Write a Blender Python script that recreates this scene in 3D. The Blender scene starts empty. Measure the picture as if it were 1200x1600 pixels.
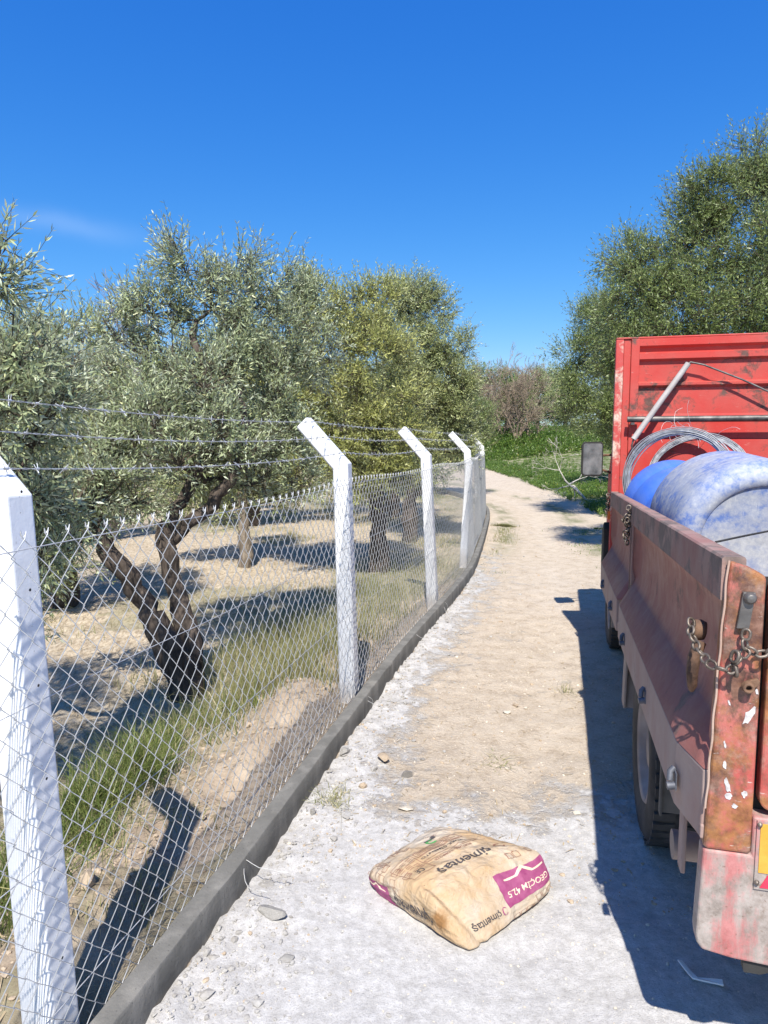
import bpy, bmesh, math, random
import numpy as np
from mathutils import Vector, Matrix

S = bpy.context.scene
COL = S.collection
rad = math.radians
F_PX, PITCH, EYE = 1067.0, math.atan(110 / 1067.0), 1.65

# ------------------------------------------------------------------ camera
cam_d = bpy.data.cameras.new('camera')
cam = bpy.data.objects.new('camera', cam_d)
COL.objects.link(cam)
cam.location = (0, 0, EYE)
cam.rotation_euler = (math.pi / 2 - PITCH, 0, 0)
cam_d.sensor_fit = 'VERTICAL'
cam_d.sensor_height = 36.0
cam_d.lens = 36.0 * F_PX / 1600.0
cam_d.clip_start, cam_d.clip_end = 0.05, 2000
S.camera = cam

# ------------------------------------------------------------------ light
SUN_AZ, SUN_EL = rad(4.8), rad(53)          # azimuth in which the shadows fall (clockwise from +Y), elevation
W = bpy.data.worlds.new('World')
S.world = W
W.use_nodes = True
wn, wl = W.node_tree.nodes, W.node_tree.links
sky = wn.new('ShaderNodeTexSky')
sky.sky_type = 'NISHITA'
sky.sun_disc = False
sky.sun_elevation = SUN_EL
sky.sun_rotation = math.pi + SUN_AZ
sky.altitude = 0
sky.air_density = 0.9
sky.dust_density = 0.1
sky.ozone_density = 4.5
# grade of the clear March sky: deeper red-poor blue overhead, paler towards the horizon
sep = wn.new('ShaderNodeSeparateColor'); wl.new(sky.outputs[0], sep.inputs[0])
com = wn.new('ShaderNodeCombineColor')
for ch, (ref, out, p) in enumerate(((2.46, 1.22, 1.75), (4.18, 3.35, 0.98), (6.72, 6.6, 0.48))):
    d_ = wn.new('ShaderNodeMath'); d_.operation = 'DIVIDE'; d_.inputs[1].default_value = ref; wl.new(sep.outputs[ch], d_.inputs[0])
    c_ = wn.new('ShaderNodeMath'); c_.operation = 'MINIMUM'; c_.inputs[1].default_value = 2.2; wl.new(d_.outputs[0], c_.inputs[0])
    p_ = wn.new('ShaderNodeMath'); p_.operation = 'POWER'; p_.inputs[1].default_value = p; wl.new(c_.outputs[0], p_.inputs[0])
    m_ = wn.new('ShaderNodeMath'); m_.operation = 'MULTIPLY'; m_.inputs[1].default_value = out; wl.new(p_.outputs[0], m_.inputs[0])
    wl.new(m_.outputs[0], com.inputs[ch])
# one faint streak of cirrus low on the left
def wmath(op, a, b=0.0):
    k = wn.new('ShaderNodeMath'); k.operation = op
    for i_, v_ in enumerate((a, b)):
        if hasattr(v_, 'node'): wl.new(v_, k.inputs[i_])
        else: k.inputs[i_].default_value = v_
    return k.outputs[0]
tcw = wn.new('ShaderNodeTexCoord'); sx = wn.new('ShaderNodeSeparateXYZ'); wl.new(tcw.outputs['Generated'], sx.inputs[0])
yy_ = wmath('MAXIMUM', sx.outputs[1], 0.01)
cu_ = wmath('SUBTRACT', wmath('DIVIDE', sx.outputs[0], yy_), -0.455); cv_ = wmath('SUBTRACT', wmath('DIVIDE', sx.outputs[2], yy_), 0.305)
nzw = wn.new('ShaderNodeTexNoise'); nzw.inputs['Scale'].default_value = 9; nzw.inputs['Detail'].default_value = 6; wl.new(tcw.outputs['Generated'], nzw.inputs['Vector'])
ln_ = wmath('DIVIDE', wmath('ADD', wmath('ADD', cv_, wmath('MULTIPLY', cu_, 0.16)), wmath('MULTIPLY', wmath('SUBTRACT', nzw.outputs['Fac'], 0.5), 0.03)), 0.014)
al_ = wmath('DIVIDE', cu_, 0.10)
ex_ = wmath('POWER', 2.718, wmath('MULTIPLY', wmath('ADD', wmath('MULTIPLY', ln_, ln_), wmath('MULTIPLY', al_, al_)), -1.0))
m1 = wn.new('ShaderNodeMath'); m1.operation = 'MULTIPLY'; m1.inputs[1].default_value = 0.085
wl.new(ex_, m1.inputs[0])
mixc = wn.new('ShaderNodeMix'); mixc.data_type = 'RGBA'
wl.new(m1.outputs[0], mixc.inputs[0])
wl.new(com.outputs[0], mixc.inputs[6])
mixc.inputs[7].default_value = (7, 8, 9, 1)
bg = wn['Background']
bg.inputs['Strength'].default_value = 0.10
wl.new(mixc.outputs[2], bg.inputs['Color'])

sun_d = bpy.data.lights.new('sun', 'SUN')
sun_d.energy = 4.6
sun_d.angle = rad(0.53)
sun_d.color = (1.0, 0.955, 0.88)
sun = bpy.data.objects.new('sun', sun_d)
COL.objects.link(sun)
SUN_DIR = Vector((math.sin(SUN_AZ) * math.cos(SUN_EL), math.cos(SUN_AZ) * math.cos(SUN_EL), -math.sin(SUN_EL)))
sun.rotation_euler = SUN_DIR.to_track_quat('-Z', 'Y').to_euler()
sun.location = (-3, -6, 12)

S.view_settings.view_transform = 'Standard'
S.view_settings.look = 'None'
S.view_settings.exposure = 0.72
S.view_settings.gamma = 1.0
S.render.engine = 'CYCLES'
S.cycles.max_bounces = 6
S.cycles.transparent_max_bounces = 8

# ------------------------------------------------------------------ projection helpers (photo pixels -> metres)
_fw = np.array([0, math.cos(PITCH), -math.sin(PITCH)])
_up = np.array([0, math.sin(PITCH), math.cos(PITCH)])
def _ray(x, y): return np.array([(x - 600) / F_PX, 0, 0]) + _up * (800 - y) / F_PX + _fw
def G(x, y, z=0.0):
    d = _ray(x, y); return np.array([0, 0, EYE]) + d * (z - EYE) / d[2]
def P(x, y, Y):
    d = _ray(x, y); return np.array([0, 0, EYE]) + d * Y / d[1]

# ------------------------------------------------------------------ noise
_TAB = np.random.default_rng(12345).random((512, 512))
def _hash(ix, iy, seed):
    return _TAB[(ix.astype(np.int64) + seed * 37) & 511, (iy.astype(np.int64) + seed * 91) & 511]
def vnoise(x, y, seed=0):
    x = np.asarray(x, float); y = np.asarray(y, float)
    ix, iy = np.floor(x), np.floor(y)
    fx, fy = x - ix, y - iy
    fx = fx * fx * (3 - 2 * fx); fy = fy * fy * (3 - 2 * fy)
    a = _hash(ix, iy, seed); b = _hash(ix + 1, iy, seed); c = _hash(ix, iy + 1, seed); d = _hash(ix + 1, iy + 1, seed)
    return (a * (1 - fx) + b * fx) * (1 - fy) + (c * (1 - fx) + d * fx) * fy
def fbm(x, y, seed=0, octv=4):
    s = 0; amp = 0.5; x = np.asarray(x, float); y = np.asarray(y, float)
    for k in range(octv):
        s = s + amp * (vnoise(x, y, seed + k * 17) - 0.5); amp *= 0.5; x = x * 2.03; y = y * 2.03
    return s
def sstep(a, b, x):
    t = np.clip((np.asarray(x, float) - a) / (b - a), 0, 1); return t * t * (3 - 2 * t)

# ------------------------------------------------------------------ object helpers
def tag(o, label=None, cat=None, group=None, kind=None):
    if label: o['label'] = label
    if cat: o['category'] = cat
    if group: o['group'] = group
    if kind: o['kind'] = kind
    return o
def empty(name, loc, rz=0.0, label=None, cat=None, group=None):
    o = bpy.data.objects.new(name, None)
    COL.objects.link(o)
    o.location = tuple(loc); o.rotation_euler = (0, 0, rz)
    o.empty_display_size = 0.1
    return tag(o, label, cat, group)
def link(name, me, mats, parent=None):
    if not isinstance(mats, (list, tuple)): mats = [mats]
    for m in mats: me.materials.append(m)
    o = bpy.data.objects.new(name, me)
    COL.objects.link(o)
    if parent: o.parent = parent
    return o
def mesh_np(name, V, quads=None, tris=None, smooth=False, matidx=None, face_attr=None, vert_attr=None):
    V = np.asarray(V, np.float32).reshape(-1, 3)
    me = bpy.data.meshes.new(name)
    loops = []; starts = []; tot = []
    n = 0
    if quads is not None and len(quads):
        q = np.asarray(quads, np.int32).reshape(-1, 4); loops.append(q.ravel()); starts.append(np.arange(len(q)) * 4); n = q.size
    if tris is not None and len(tris):
        t = np.asarray(tris, np.int32).reshape(-1, 3); loops.append(t.ravel()); starts.append(n + np.arange(len(t)) * 3)
    loops = np.concatenate(loops); starts = np.concatenate(starts).astype(np.int32)
    me.vertices.add(len(V)); me.vertices.foreach_set('co', V.ravel())
    me.loops.add(len(loops)); me.loops.foreach_set('vertex_index', loops)
    me.polygons.add(len(starts)); me.polygons.foreach_set('loop_start', starts)
    if matidx is not None: me.polygons.foreach_set('material_index', np.asarray(matidx, np.int32))
    me.update(calc_edges=True)
    me.polygons.foreach_set('use_smooth', np.full(len(starts), smooth, bool))
    for k, a in (face_attr or {}).items():
        at = me.attributes.new(k, 'FLOAT', 'FACE'); at.data.foreach_set('value', np.asarray(a, np.float32))
    for k, a in (vert_attr or {}).items():
        at = me.attributes.new(k, 'FLOAT', 'POINT'); at.data.foreach_set('value', np.asarray(a, np.float32))
    me.validate()
    return me

class MB:
    """collects verts and faces of one mesh"""
    def __init__(s): s.v = []; s.f = []; s.m = []; s.sm = []
    def add(s, V, Fs, m=0, smooth=False):
        k = len(s.v); s.v += [tuple(map(float, p)) for p in V]
        for f in Fs: s.f.append(tuple(int(i) + k for i in f)); s.m.append(m); s.sm.append(smooth)
        return s
    def box(s, x0, x1, y0, y1, z0, z1, m=0, fn=None):
        V = [(x, y, z) for x in (x0, x1) for y in (y0, y1) for z in (z0, z1)]
        if fn: V = [fn(*p) for p in V]
        return s.add(V, [(0, 1, 3, 2), (4, 6, 7, 5), (0, 4, 5, 1), (2, 3, 7, 6), (0, 2, 6, 4), (1, 5, 7, 3)], m)
    def tube(s, pts, r, n=8, m=0, smooth=True, caps=True):
        V, Q = sweep_tube(pts, r, n)
        s.add(V, Q, m, smooth)
        if caps:
            k = len(pts)
            s.add(V[:n], [tuple(range(n))[::-1]], m); s.add(V[(k - 1) * n:], [tuple(range(n))], m)
        return s
    def lathe(s, prof, origin, axis, n=32, m=0, smooth=True):
        ax = Vector(axis).normalized(); a = ax.orthogonal().normalized(); b = ax.cross(a); o = Vector(origin)
        V = []
        for (r, h) in prof:
            for k in range(n):
                t = 2 * math.pi * k / n
                V.append(o + ax * h + (a * math.cos(t) + b * math.sin(t)) * r)
        Fs = []
        for i in range(len(prof) - 1):
            for k in range(n):
                Fs.append((i * n + k, i * n + (k + 1) % n, (i + 1) * n + (k + 1) % n, (i + 1) * n + k))
        return s.add(V, Fs, m, smooth)
    def prism(s, poly, fn0, fn1, m=0):
        n = len(poly)
        V = [fn0(*p) for p in poly] + [fn1(*p) for p in poly]
        Fs = [tuple(range(n))[::-1], tuple(range(n, 2 * n))] + [(i, (i + 1) % n, n + (i + 1) % n, n + i) for i in range(n)]
        return s.add(V, Fs, m)
    def build(s, name, mats, parent=None, bevel=0.0, seg=2):
        me = bpy.data.meshes.new(name)
        me.from_pydata(s.v, [], s.f)
        me.polygons.foreach_set('material_index', np.array(s.m, np.int32))
        me.polygons.foreach_set('use_smooth', np.array(s.sm, bool))
        me.update()
        bm = bmesh.new(); bm.from_mesh(me)
        bmesh.ops.recalc_face_normals(bm, faces=bm.faces); bm.to_mesh(me); bm.free()
        o = link(name, me, mats, parent)
        if bevel:
            b = o.modifiers.new('bevel', 'BEVEL'); b.width = bevel; b.segments = seg; b.limit_method = 'ANGLE'; b.angle_limit = rad(40)
        return o

def sweep_tube(pts, r, n=8):
    pts = np.asarray(pts, float); k = len(pts)
    r = np.broadcast_to(np.asarray(r, float), (k,))
    T = np.gradient(pts, axis=0); T /= np.linalg.norm(T, axis=1)[:, None] + 1e-12
    a = np.array([0.31, 0.17, 0.93]) if abs(T[0][2]) < 0.9 else np.array([0.97, 0.1, 0.2])
    u = np.cross(T[0], a); u /= np.linalg.norm(u)
    ang = np.arange(n) * 2 * math.pi / n
    V = np.zeros((k, n, 3))
    for i in range(k):
        u = u - T[i] * (u @ T[i]); u /= np.linalg.norm(u) + 1e-12
        w = np.cross(T[i], u)
        V[i] = pts[i] + r[i] * (np.cos(ang)[:, None] * u + np.sin(ang)[:, None] * w)
    i = np.arange(k - 1)[:, None] * n; j = np.arange(n)[None]; jn = (j + 1) % n
    Q = np.stack([i + j, i + jn, i + n + jn, i + n + j], -1).reshape(-1, 4)
    return V.reshape(-1, 3), Q

def prisms(A, B, ra, rb, n=3):
    """many straight thin rods at once"""
    A = np.asarray(A, float); B = np.asarray(B, float); N = len(A)
    T = B - A; T /= np.linalg.norm(T, axis=1)[:, None] + 1e-12
    ref = np.where(np.abs(T[:, 2:3]) < 0.9, np.array([[0, 0, 1.0]]), np.array([[1.0, 0, 0]]))
    u = np.cross(T, ref); u /= np.linalg.norm(u, axis=1)[:, None] + 1e-12
    w = np.cross(T, u)
    ang = np.arange(n) * 2 * math.pi / n
    ring = np.cos(ang)[None, :, None] * u[:, None] + np.sin(ang)[None, :, None] * w[:, None]
    ra = np.broadcast_to(np.asarray(ra, float), (N,))[:, None, None]; rb = np.broadcast_to(np.asarray(rb, float), (N,))[:, None, None]
    V = np.concatenate([A[:, None] + ring * ra, B[:, None] + ring * rb], 1).reshape(-1, 3)
    b = (np.arange(N) * 2 * n)[:, None]; j = np.arange(n)[None]; jn = (j + 1) % n
    Q = np.stack([b + j, b + jn, b + n + jn, b + n + j], -1).reshape(-1, 4)
    return V, Q

# ------------------------------------------------------------------ materials
class NT:
    def __init__(s, name):
        s.m = bpy.data.materials.new(name); s.m.use_nodes = True
        s.t = s.m.node_tree; s.n = s.t.nodes; s.b = s.n['Principled BSDF']; s.out = s.n['Material Output']
        s.tc = None
    def _in(s, sock, v):
        if v is None: return
        if hasattr(v, 'node'): s.t.links.new(v, sock)
        else: sock.default_value = v if not (isinstance(v, tuple) and len(v) == 3 and sock.type == 'RGBA') else (*v, 1)
    def coord(s, kind='Object'):
        if not s.tc: s.tc = s.n.new('ShaderNodeTexCoord')
        return s.tc.outputs[kind]
    def mapping(s, vec, scale=(1, 1, 1), rot=(0, 0, 0), loc=(0, 0, 0)):
        k = s.n.new('ShaderNodeMapping'); s._in(k.inputs[0], vec); k.inputs['Scale'].default_value = scale
        k.inputs['Rotation'].default_value = rot; k.inputs['Location'].default_value = loc; return k.outputs[0]
    def noise(s, scale, detail=4, vec=None, rough=0.55, dist=0.0):
        k = s.n.new('ShaderNodeTexNoise'); s._in(k.inputs['Vector'], vec or s.coord())
        k.inputs['Scale'].default_value = scale; k.inputs['Detail'].default_value = detail
        k.inputs['Roughness'].default_value = rough; k.inputs['Distortion'].default_value = dist
        return k.outputs['Fac']
    def voronoi(s, scale, vec=None, feature='F1', out='Distance', rnd=1.0):
        k = s.n.new('ShaderNodeTexVoronoi'); k.feature = feature; s._in(k.inputs['Vector'], vec or s.coord())
        k.inputs['Scale'].default_value = scale; k.inputs['Randomness'].default_value = rnd; return k.outputs[out]
    def ramp(s, fac, stops, interp='LINEAR'):
        k = s.n.new('ShaderNodeValToRGB'); k.color_ramp.interpolation = interp
        while len(k.color_ramp.elements) < len(stops): k.color_ramp.elements.new(0.5)
        for e, (p, c) in zip(k.color_ramp.elements, stops):
            e.position = p; e.color = (*c, 1) if isinstance(c, tuple) else (c, c, c, 1)
        s._in(k.inputs[0], fac); return k.outputs[0]
    def mix(s, fac, a, b, mode='MIX'):
        k = s.n.new('ShaderNodeMix'); k.data_type = 'RGBA'; k.blend_type = mode
        s._in(k.inputs[0], fac); s._in(k.inputs[6], a); s._in(k.inputs[7], b); return k.outputs[2]
    def math(s, op, a, b=0.0, clamp=False):
        k = s.n.new('ShaderNodeMath'); k.operation = op; k.use_clamp = clamp; s._in(k.inputs[0], a); s._in(k.inputs[1], b); return k.outputs[0]
    def attr(s, name):
        k = s.n.new('ShaderNodeAttribute'); k.attribute_name = name; return k.outputs['Fac']
    def bump(s, h, strength=0.4, dist=0.01, normal=None):
        k = s.n.new('ShaderNodeBump'); s._in(k.inputs['Height'], h); k.inputs['Strength'].default_value = strength
        k.inputs['Distance'].default_value = dist
        if normal: s._in(k.inputs['Normal'], normal)
        return k.outputs[0]
    def set(s, color=None, rough=None, metal=None, normal=None, spec=None):
        s._in(s.b.inputs['Base Color'], color); s._in(s.b.inputs['Roughness'], rough); s._in(s.b.inputs['Metallic'], metal)
        s._in(s.b.inputs['Normal'], normal); s._in(s.b.inputs['Specular IOR Level'], spec); return s.m

def mat_simple(name, a, b, scale=8, rough=0.6, metal=0.0, bump=0.3, bdist=0.004, bscale=None):
    t = NT(name); n = t.noise(scale, 6)
    return t.set(t.ramp(n, [(0.35, a), (0.68, b)]), rough, metal, t.bump(t.noise(bscale or scale * 6, 4), bump, bdist))

def mat_ground():
    t = NT('dusty earth')
    c = t.coord('Object')
    big = t.noise(0.9, 6, c); mid = t.noise(7, 7, c, 0.62); fine = t.noise(48, 8, c, 0.72); vf = t.noise(210, 5, c, 0.75)
    tan = t.ramp(mid, [(0.30, (0.36, 0.285, 0.21)), (0.48, (0.48, 0.395, 0.30)), (0.70, (0.57, 0.485, 0.385))])
    tan = t.mix(t.ramp(fine, [(0.44, 0.0), (0.66, 0.75)]), tan, (0.62, 0.535, 0.42))
    tan = t.mix(t.ramp(vf, [(0.32, 0.75), (0.46, 0.0)]), tan, (0.22, 0.16, 0.11))
    tan = t.mix(t.math('MULTIPLY', t.attr('track'), t.ramp(mid, [(0.3, 0.1), (0.6, 0.6)])), tan, (0.58, 0.50, 0.405))
    # dry straw litter in the grove
    st = t.noise(38, 5, t.mapping(c, (1, 0.35, 1), (0, 0, 0.6)), 0.7)
    straw = t.ramp(st, [(0.34, (0.22, 0.165, 0.11)), (0.48, (0.45, 0.365, 0.255)), (0.66, (0.60, 0.52, 0.395))])
    col = t.mix(t.attr('straw'), tan, straw)
    # damp dark soil / humus
    soil = t.ramp(mid, [(0.3, (0.30, 0.21, 0.14)), (0.7, (0.50, 0.385, 0.27))])
    col = t.mix(t.attr('soil'), col, soil)
    # green undergrowth
    g = t.ramp(fine, [(0.32, (0.035, 0.055, 0.012)), (0.6, (0.09, 0.135, 0.03))])
    gm = t.math('MULTIPLY', t.attr('green'), t.ramp(t.noise(5, 6, c), [(0.30, 0.3), (0.55, 1.0)]))
    col = t.mix(gm, col, g)
    # cement dust
    dn = t.math('ADD', t.attr('dust'), t.math('MULTIPLY', t.math('SUBTRACT', t.noise(4.0, 9, c, 0.72), 0.5), 2.0))
    dm = t.ramp(dn, [(0.40, 0.0), (0.66, 0.92)])
    dust = t.ramp(t.noise(24, 8, c, 0.72), [(0.32, (0.355, 0.343, 0.327)), (0.50, (0.47, 0.457, 0.440)), (0.68, (0.575, 0.562, 0.545))])
    dust = t.mix(t.ramp(vf, [(0.36, 0.6), (0.48, 0.0)]), dust, (0.22, 0.212, 0.20))
    col = t.mix(dm, col, dust)
    h = t.math('ADD', t.math('MULTIPLY', mid, 0.5), t.math('ADD', t.math('MULTIPLY', fine, 0.35), t.math('MULTIPLY', vf, 0.12)))
    h = t.math('MULTIPLY', h, t.math('SUBTRACT', 1.0, t.math('MULTIPLY', dm, 0.62)))
    return t.set(col, 0.95, 0.0, t.bump(h, 1.0, 0.036), 0.12)

def mat_leaf(name, dark, mid, light, back, yellow=None, trans=0.18):
    t = NT(name)
    r = t.attr('rnd')
    stops = [(0.0, dark), (0.5, mid), (0.93, light)]
    if yellow: stops.append((1.0, yellow))
    top = t.ramp(r, stops)
    gm = t.n.new('ShaderNodeNewGeometry')
    bk = t.mix(t.math('MULTIPLY', r, 0.45), back, mid)
    col = t.mix(gm.outputs['Backfacing'], top, bk)
    t.set(col, 0.42, 0.0, None, 0.45)
    tr = t.n.new('ShaderNodeBsdfTranslucent'); t._in(tr.inputs[0], t.mix(0.5, col, light))
    mx = t.n.new('ShaderNodeMixShader'); mx.inputs[0].default_value = trans
    t.t.links.new(t.b.outputs[0], mx.inputs[1]); t.t.links.new(tr.outputs[0], mx.inputs[2]); t.t.links.new(mx.outputs[0], t.out.inputs[0])
    return t.m

def mat_bark(name, a, b, scale=14):
    t = NT(name)
    c = t.mapping(t.coord(), (1, 1, 0.28))
    n = t.noise(scale, 7, c, 0.65, 0.6); v = t.voronoi(scale * 1.6, c, 'DISTANCE_TO_EDGE')
    col = t.ramp(n, [(0.3, a), (0.7, b)])
    col = t.mix(t.ramp(v, [(0.0, 0.35), (0.10, 0.0)]), col, tuple(k * 0.35 for k in a))
    return t.set(col, 0.9, 0, t.bump(t.math('ADD', n, t.math('MULTIPLY', t.ramp(v, [(0, 0.0), (0.25, 1.0)]), 0.22)), 1.0, 0.03), 0.2)

def mat_paint(name, red, faded, rust, scratch, dust, rust_amt=0.5, dust_amt=0.35, rough=0.5, seed=0.0, streak=True, scratch_amt=1.0):
    """old lorry paint: base, fade, rust patches, bare scratches, dust"""
    t = NT(name)
    c = t.mapping(t.coord(), loc=(seed, seed * 1.7, seed * 0.6))
    n1 = t.noise(3.0, 8, c, 0.6); n2 = t.noise(11, 8, c, 0.68, 0.4); n3 = t.noise(42, 6, c, 0.7)
    col = t.mix(t.ramp(n1, [(0.35, 0.0), (0.65, 1.0)]), red, faded)
    rm = t.ramp(t.math('ADD', t.math('MULTIPLY', n1, 0.45), t.math('MULTIPLY', n2, 0.55)), [(0.60 - 0.22 * rust_amt, 0.0), (0.66 - 0.18 * rust_amt, 1.0)])
    rc = t.ramp(t.math('ADD', t.math('MULTIPLY', n3, 0.5), t.math('MULTIPLY', n2, 0.5)), [(0.38, tuple(k * 0.22 for k in rust)), (0.49, rust), (0.62, tuple(min(1, k * 1.7) for k in rust))])
    col = t.mix(rm, col, rc)
    # fine scratches: stretched noise
    sc = t.noise(26, 6, t.mapping(c, (0.5, 0.5, 5.0), (0.2, 0.35, 0.1)), 0.7)
    sm = t.math('MULTIPLY', t.ramp(sc, [(0.655, 0.0), (0.69, 0.9 * scratch_amt)]), t.ramp(n2, [(0.38, 0.0), (0.55, 1.0)]))
    col = t.mix(sm, col, scratch)
    sc2 = t.noise(60, 3, c, 0.6)
    col = t.mix(t.ramp(sc2, [(0.70, 0.0), (0.73, 0.85 * scratch_amt)]), col, tuple(k * 0.25 for k in rust))
    if streak:
        sk = t.noise(9, 5, t.mapping(c, (1.6, 1.6, 0.25)), 0.6)
        col = t.mix(t.ramp(sk, [(0.42, 0.0), (0.72, dust_amt * 0.55)]), col, dust)
    col = t.mix(t.math('MULTIPLY', t.ramp(t.noise(5, 7, c, 0.7), [(0.3, 0.25), (0.75, 1.0)]), dust_amt), col, dust)
    return t.set(col, t.ramp(n2, [(0.3, rough), (0.75, min(1, rough + 0.3))]), 0.0, t.bump(t.math('ADD', n2, t.math('MULTIPLY', rm, -0.5)), 0.35, 0.006), 0.35)

M = {}
M['ground'] = mat_ground()
def _concrete():
    t = NT('fresh grey concrete'); c = t.coord()
    n = t.noise(5, 8, c, 0.65); n2 = t.noise(60, 5, c, 0.7); st = t.noise(10, 5, t.mapping(c, (1, 1, 0.15)), 0.6)
    col = t.ramp(n, [(0.3, (0.115, 0.110, 0.098)), (0.7, (0.19, 0.182, 0.163))])
    col = t.mix(t.ramp(st, [(0.48, 0.0), (0.68, 0.4)]), col, (0.33, 0.31, 0.275))
    col = t.mix(t.ramp(t.voronoi(55, c), [(0.06, 0.8), (0.13, 0.0)]), col, (0.05, 0.047, 0.04))
    return t.set(col, 0.9, 0, t.bump(t.math('ADD', n2, t.math('MULTIPLY', n, 0.7)), 0.6, 0.006), 0.2)
M['kerb'] = _concrete()
def _post():
    t = NT('white painted concrete'); c = t.coord()
    n = t.noise(6, 7, c, 0.6); n2 = t.noise(70, 4, c, 0.65); v = t.voronoi(46, c)
    col = t.ramp(n, [(0.3, (0.70, 0.705, 0.71)), (0.65, (0.82, 0.82, 0.82))])
    col = t.mix(t.ramp(t.noise(9, 8, c, 0.72), [(0.52, 0.0), (0.72, 0.45)]), col, (0.55, 0.53, 0.49))
    col = t.mix(t.ramp(t.noise(28, 6, t.mapping(c, loc=(3, 1, 2)), 0.7), [(0.64, 0.0), (0.70, 0.6)]), col, (0.47, 0.45, 0.42))
    pits = t.ramp(v, [(0.03, 0.0), (0.10, 1.0)])
    col = t.mix(t.math('SUBTRACT', 1.0, pits), col, (0.45, 0.44, 0.42))
    sx_ = t.n.new('ShaderNodeSeparateXYZ'); t._in(sx_.inputs[0], c)
    mud = t.math('ADD', sx_.outputs[2], t.math('MULTIPLY', t.math('SUBTRACT', t.noise(18, 7, c, 0.7), 0.5), 0.30))
    col = t.mix(t.ramp(mud, [(0.06, 0.6), (0.22, 0.0)]), col, (0.42, 0.35, 0.27))
    return t.set(col, 0.75, 0, t.bump(t.math('ADD', t.math('MULTIPLY', n2, 0.5), pits), 0.4, 0.004), 0.3)
M['post'] = _post()
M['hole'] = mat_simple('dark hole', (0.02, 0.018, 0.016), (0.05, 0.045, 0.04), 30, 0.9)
M['wire'] = mat_simple('galvanised wire', (0.44, 0.445, 0.45), (0.58, 0.585, 0.59), 30, 0.42, 0.3, 0.15, 0.001)
M['barb'] = mat_simple('galvanised barbed wire', (0.50, 0.51, 0.52), (0.66, 0.67, 0.68), 40, 0.45, 0.4, 0.2, 0.001)
M['coil'] = mat_simple('dull galvanised wire', (0.22, 0.225, 0.235), (0.38, 0.385, 0.395), 30, 0.55, 0.3, 0.15, 0.001)
M['tie'] = mat_simple('thin tie wire', (0.55, 0.53, 0.5), (0.7, 0.69, 0.66), 40, 0.5, 0.4, 0.1, 0.001)
M['leaf_olive'] = mat_leaf('olive leaves', (0.108, 0.131, 0.040), (0.287, 0.331, 0.125), (0.517, 0.544, 0.243), (0.575, 0.618, 0.381), (0.600, 0.583, 0.210), 0.22)
M['leaf_grey'] = mat_leaf('grey olive leaves', (0.112, 0.139, 0.059), (0.293, 0.340, 0.171), (0.541, 0.600, 0.348), (0.614, 0.653, 0.488), (0.600, 0.600, 0.295), 0.22)
M['leaf_yellow'] = mat_leaf('yellow green olive leaves', (0.133, 0.148, 0.036), (0.347, 0.365, 0.107), (0.561, 0.554, 0.188), (0.561, 0.590, 0.300), (0.604, 0.576, 0.163), 0.22)
M['leaf_dark'] = mat_leaf('deep green olive leaves', (0.053, 0.079, 0.019), (0.153, 0.204, 0.055), (0.295, 0.352, 0.120), (0.380, 0.455, 0.212), (0.358, 0.395, 0.124), 0.22)
M['leaf_weed'] = mat_leaf('green weed leaves', (0.045,0.090,0.014), (0.115,0.195,0.030), (0.22,0.31,0.06), (0.15,0.25,0.06), (0.38,0.36,0.07), 0.35)
M['grass_green'] = mat_leaf('grass blades', (0.054,0.084,0.017), (0.144,0.198,0.043), (0.324,0.336,0.108), (0.168,0.204,0.060), (0.580,0.504,0.240), 0.35)
M['grass_dry'] = mat_leaf('dry grass blades', (0.10, 0.125, 0.035), (0.25, 0.27, 0.105), (0.50, 0.44, 0.24), (0.32, 0.30, 0.14), (0.62, 0.53, 0.32), 0.35)
M['bark'] = mat_bark('dark olive bark', (0.030, 0.024, 0.020), (0.16, 0.125, 0.10))
M['bark_grey'] = mat_bark('pale olive bark', (0.13, 0.105, 0.08), (0.34, 0.285, 0.225))
M['twig'] = mat_bark('olive twigs', (0.085, 0.07, 0.05), (0.22, 0.18, 0.13), 30)
M['twig_brown'] = mat_simple('bare brown twigs', (0.19, 0.14, 0.10), (0.37, 0.285, 0.205), 5, 0.9)
M['twig_pale'] = mat_simple('bleached dead wood', (0.42, 0.38, 0.33), (0.60, 0.56, 0.50), 6, 0.9)
M['twig_mauve'] = mat_simple('bare mauve twigs', (0.21, 0.17, 0.17), (0.33, 0.275, 0.27), 5, 0.9)
def _stone(name, a, b):
    t = NT(name); n = t.noise(18, 6); 
    return t.set(t.ramp(n, [(0.3, a), (0.7, b)]), 0.92, 0, t.bump(t.noise(60, 5), 0.6, 0.006), 0.2)
M['stone_tan'] = _stone('tan stone', (0.33, 0.25, 0.17), (0.52, 0.42, 0.31))
M['stone_pale'] = _stone('pale limestone', (0.52, 0.45, 0.35), (0.68, 0.62, 0.52))
M['stone_grey'] = _stone('grey stone', (0.19, 0.175, 0.155), (0.32, 0.295, 0.265))
M['clod'] = _stone('cement clod', (0.27, 0.25, 0.225), (0.44, 0.42, 0.385))
M['straw'] = mat_leaf('straw bits', (0.20, 0.14, 0.08), (0.40, 0.31, 0.19), (0.58, 0.48, 0.32), (0.42, 0.33, 0.2), None, 0.1)
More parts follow.
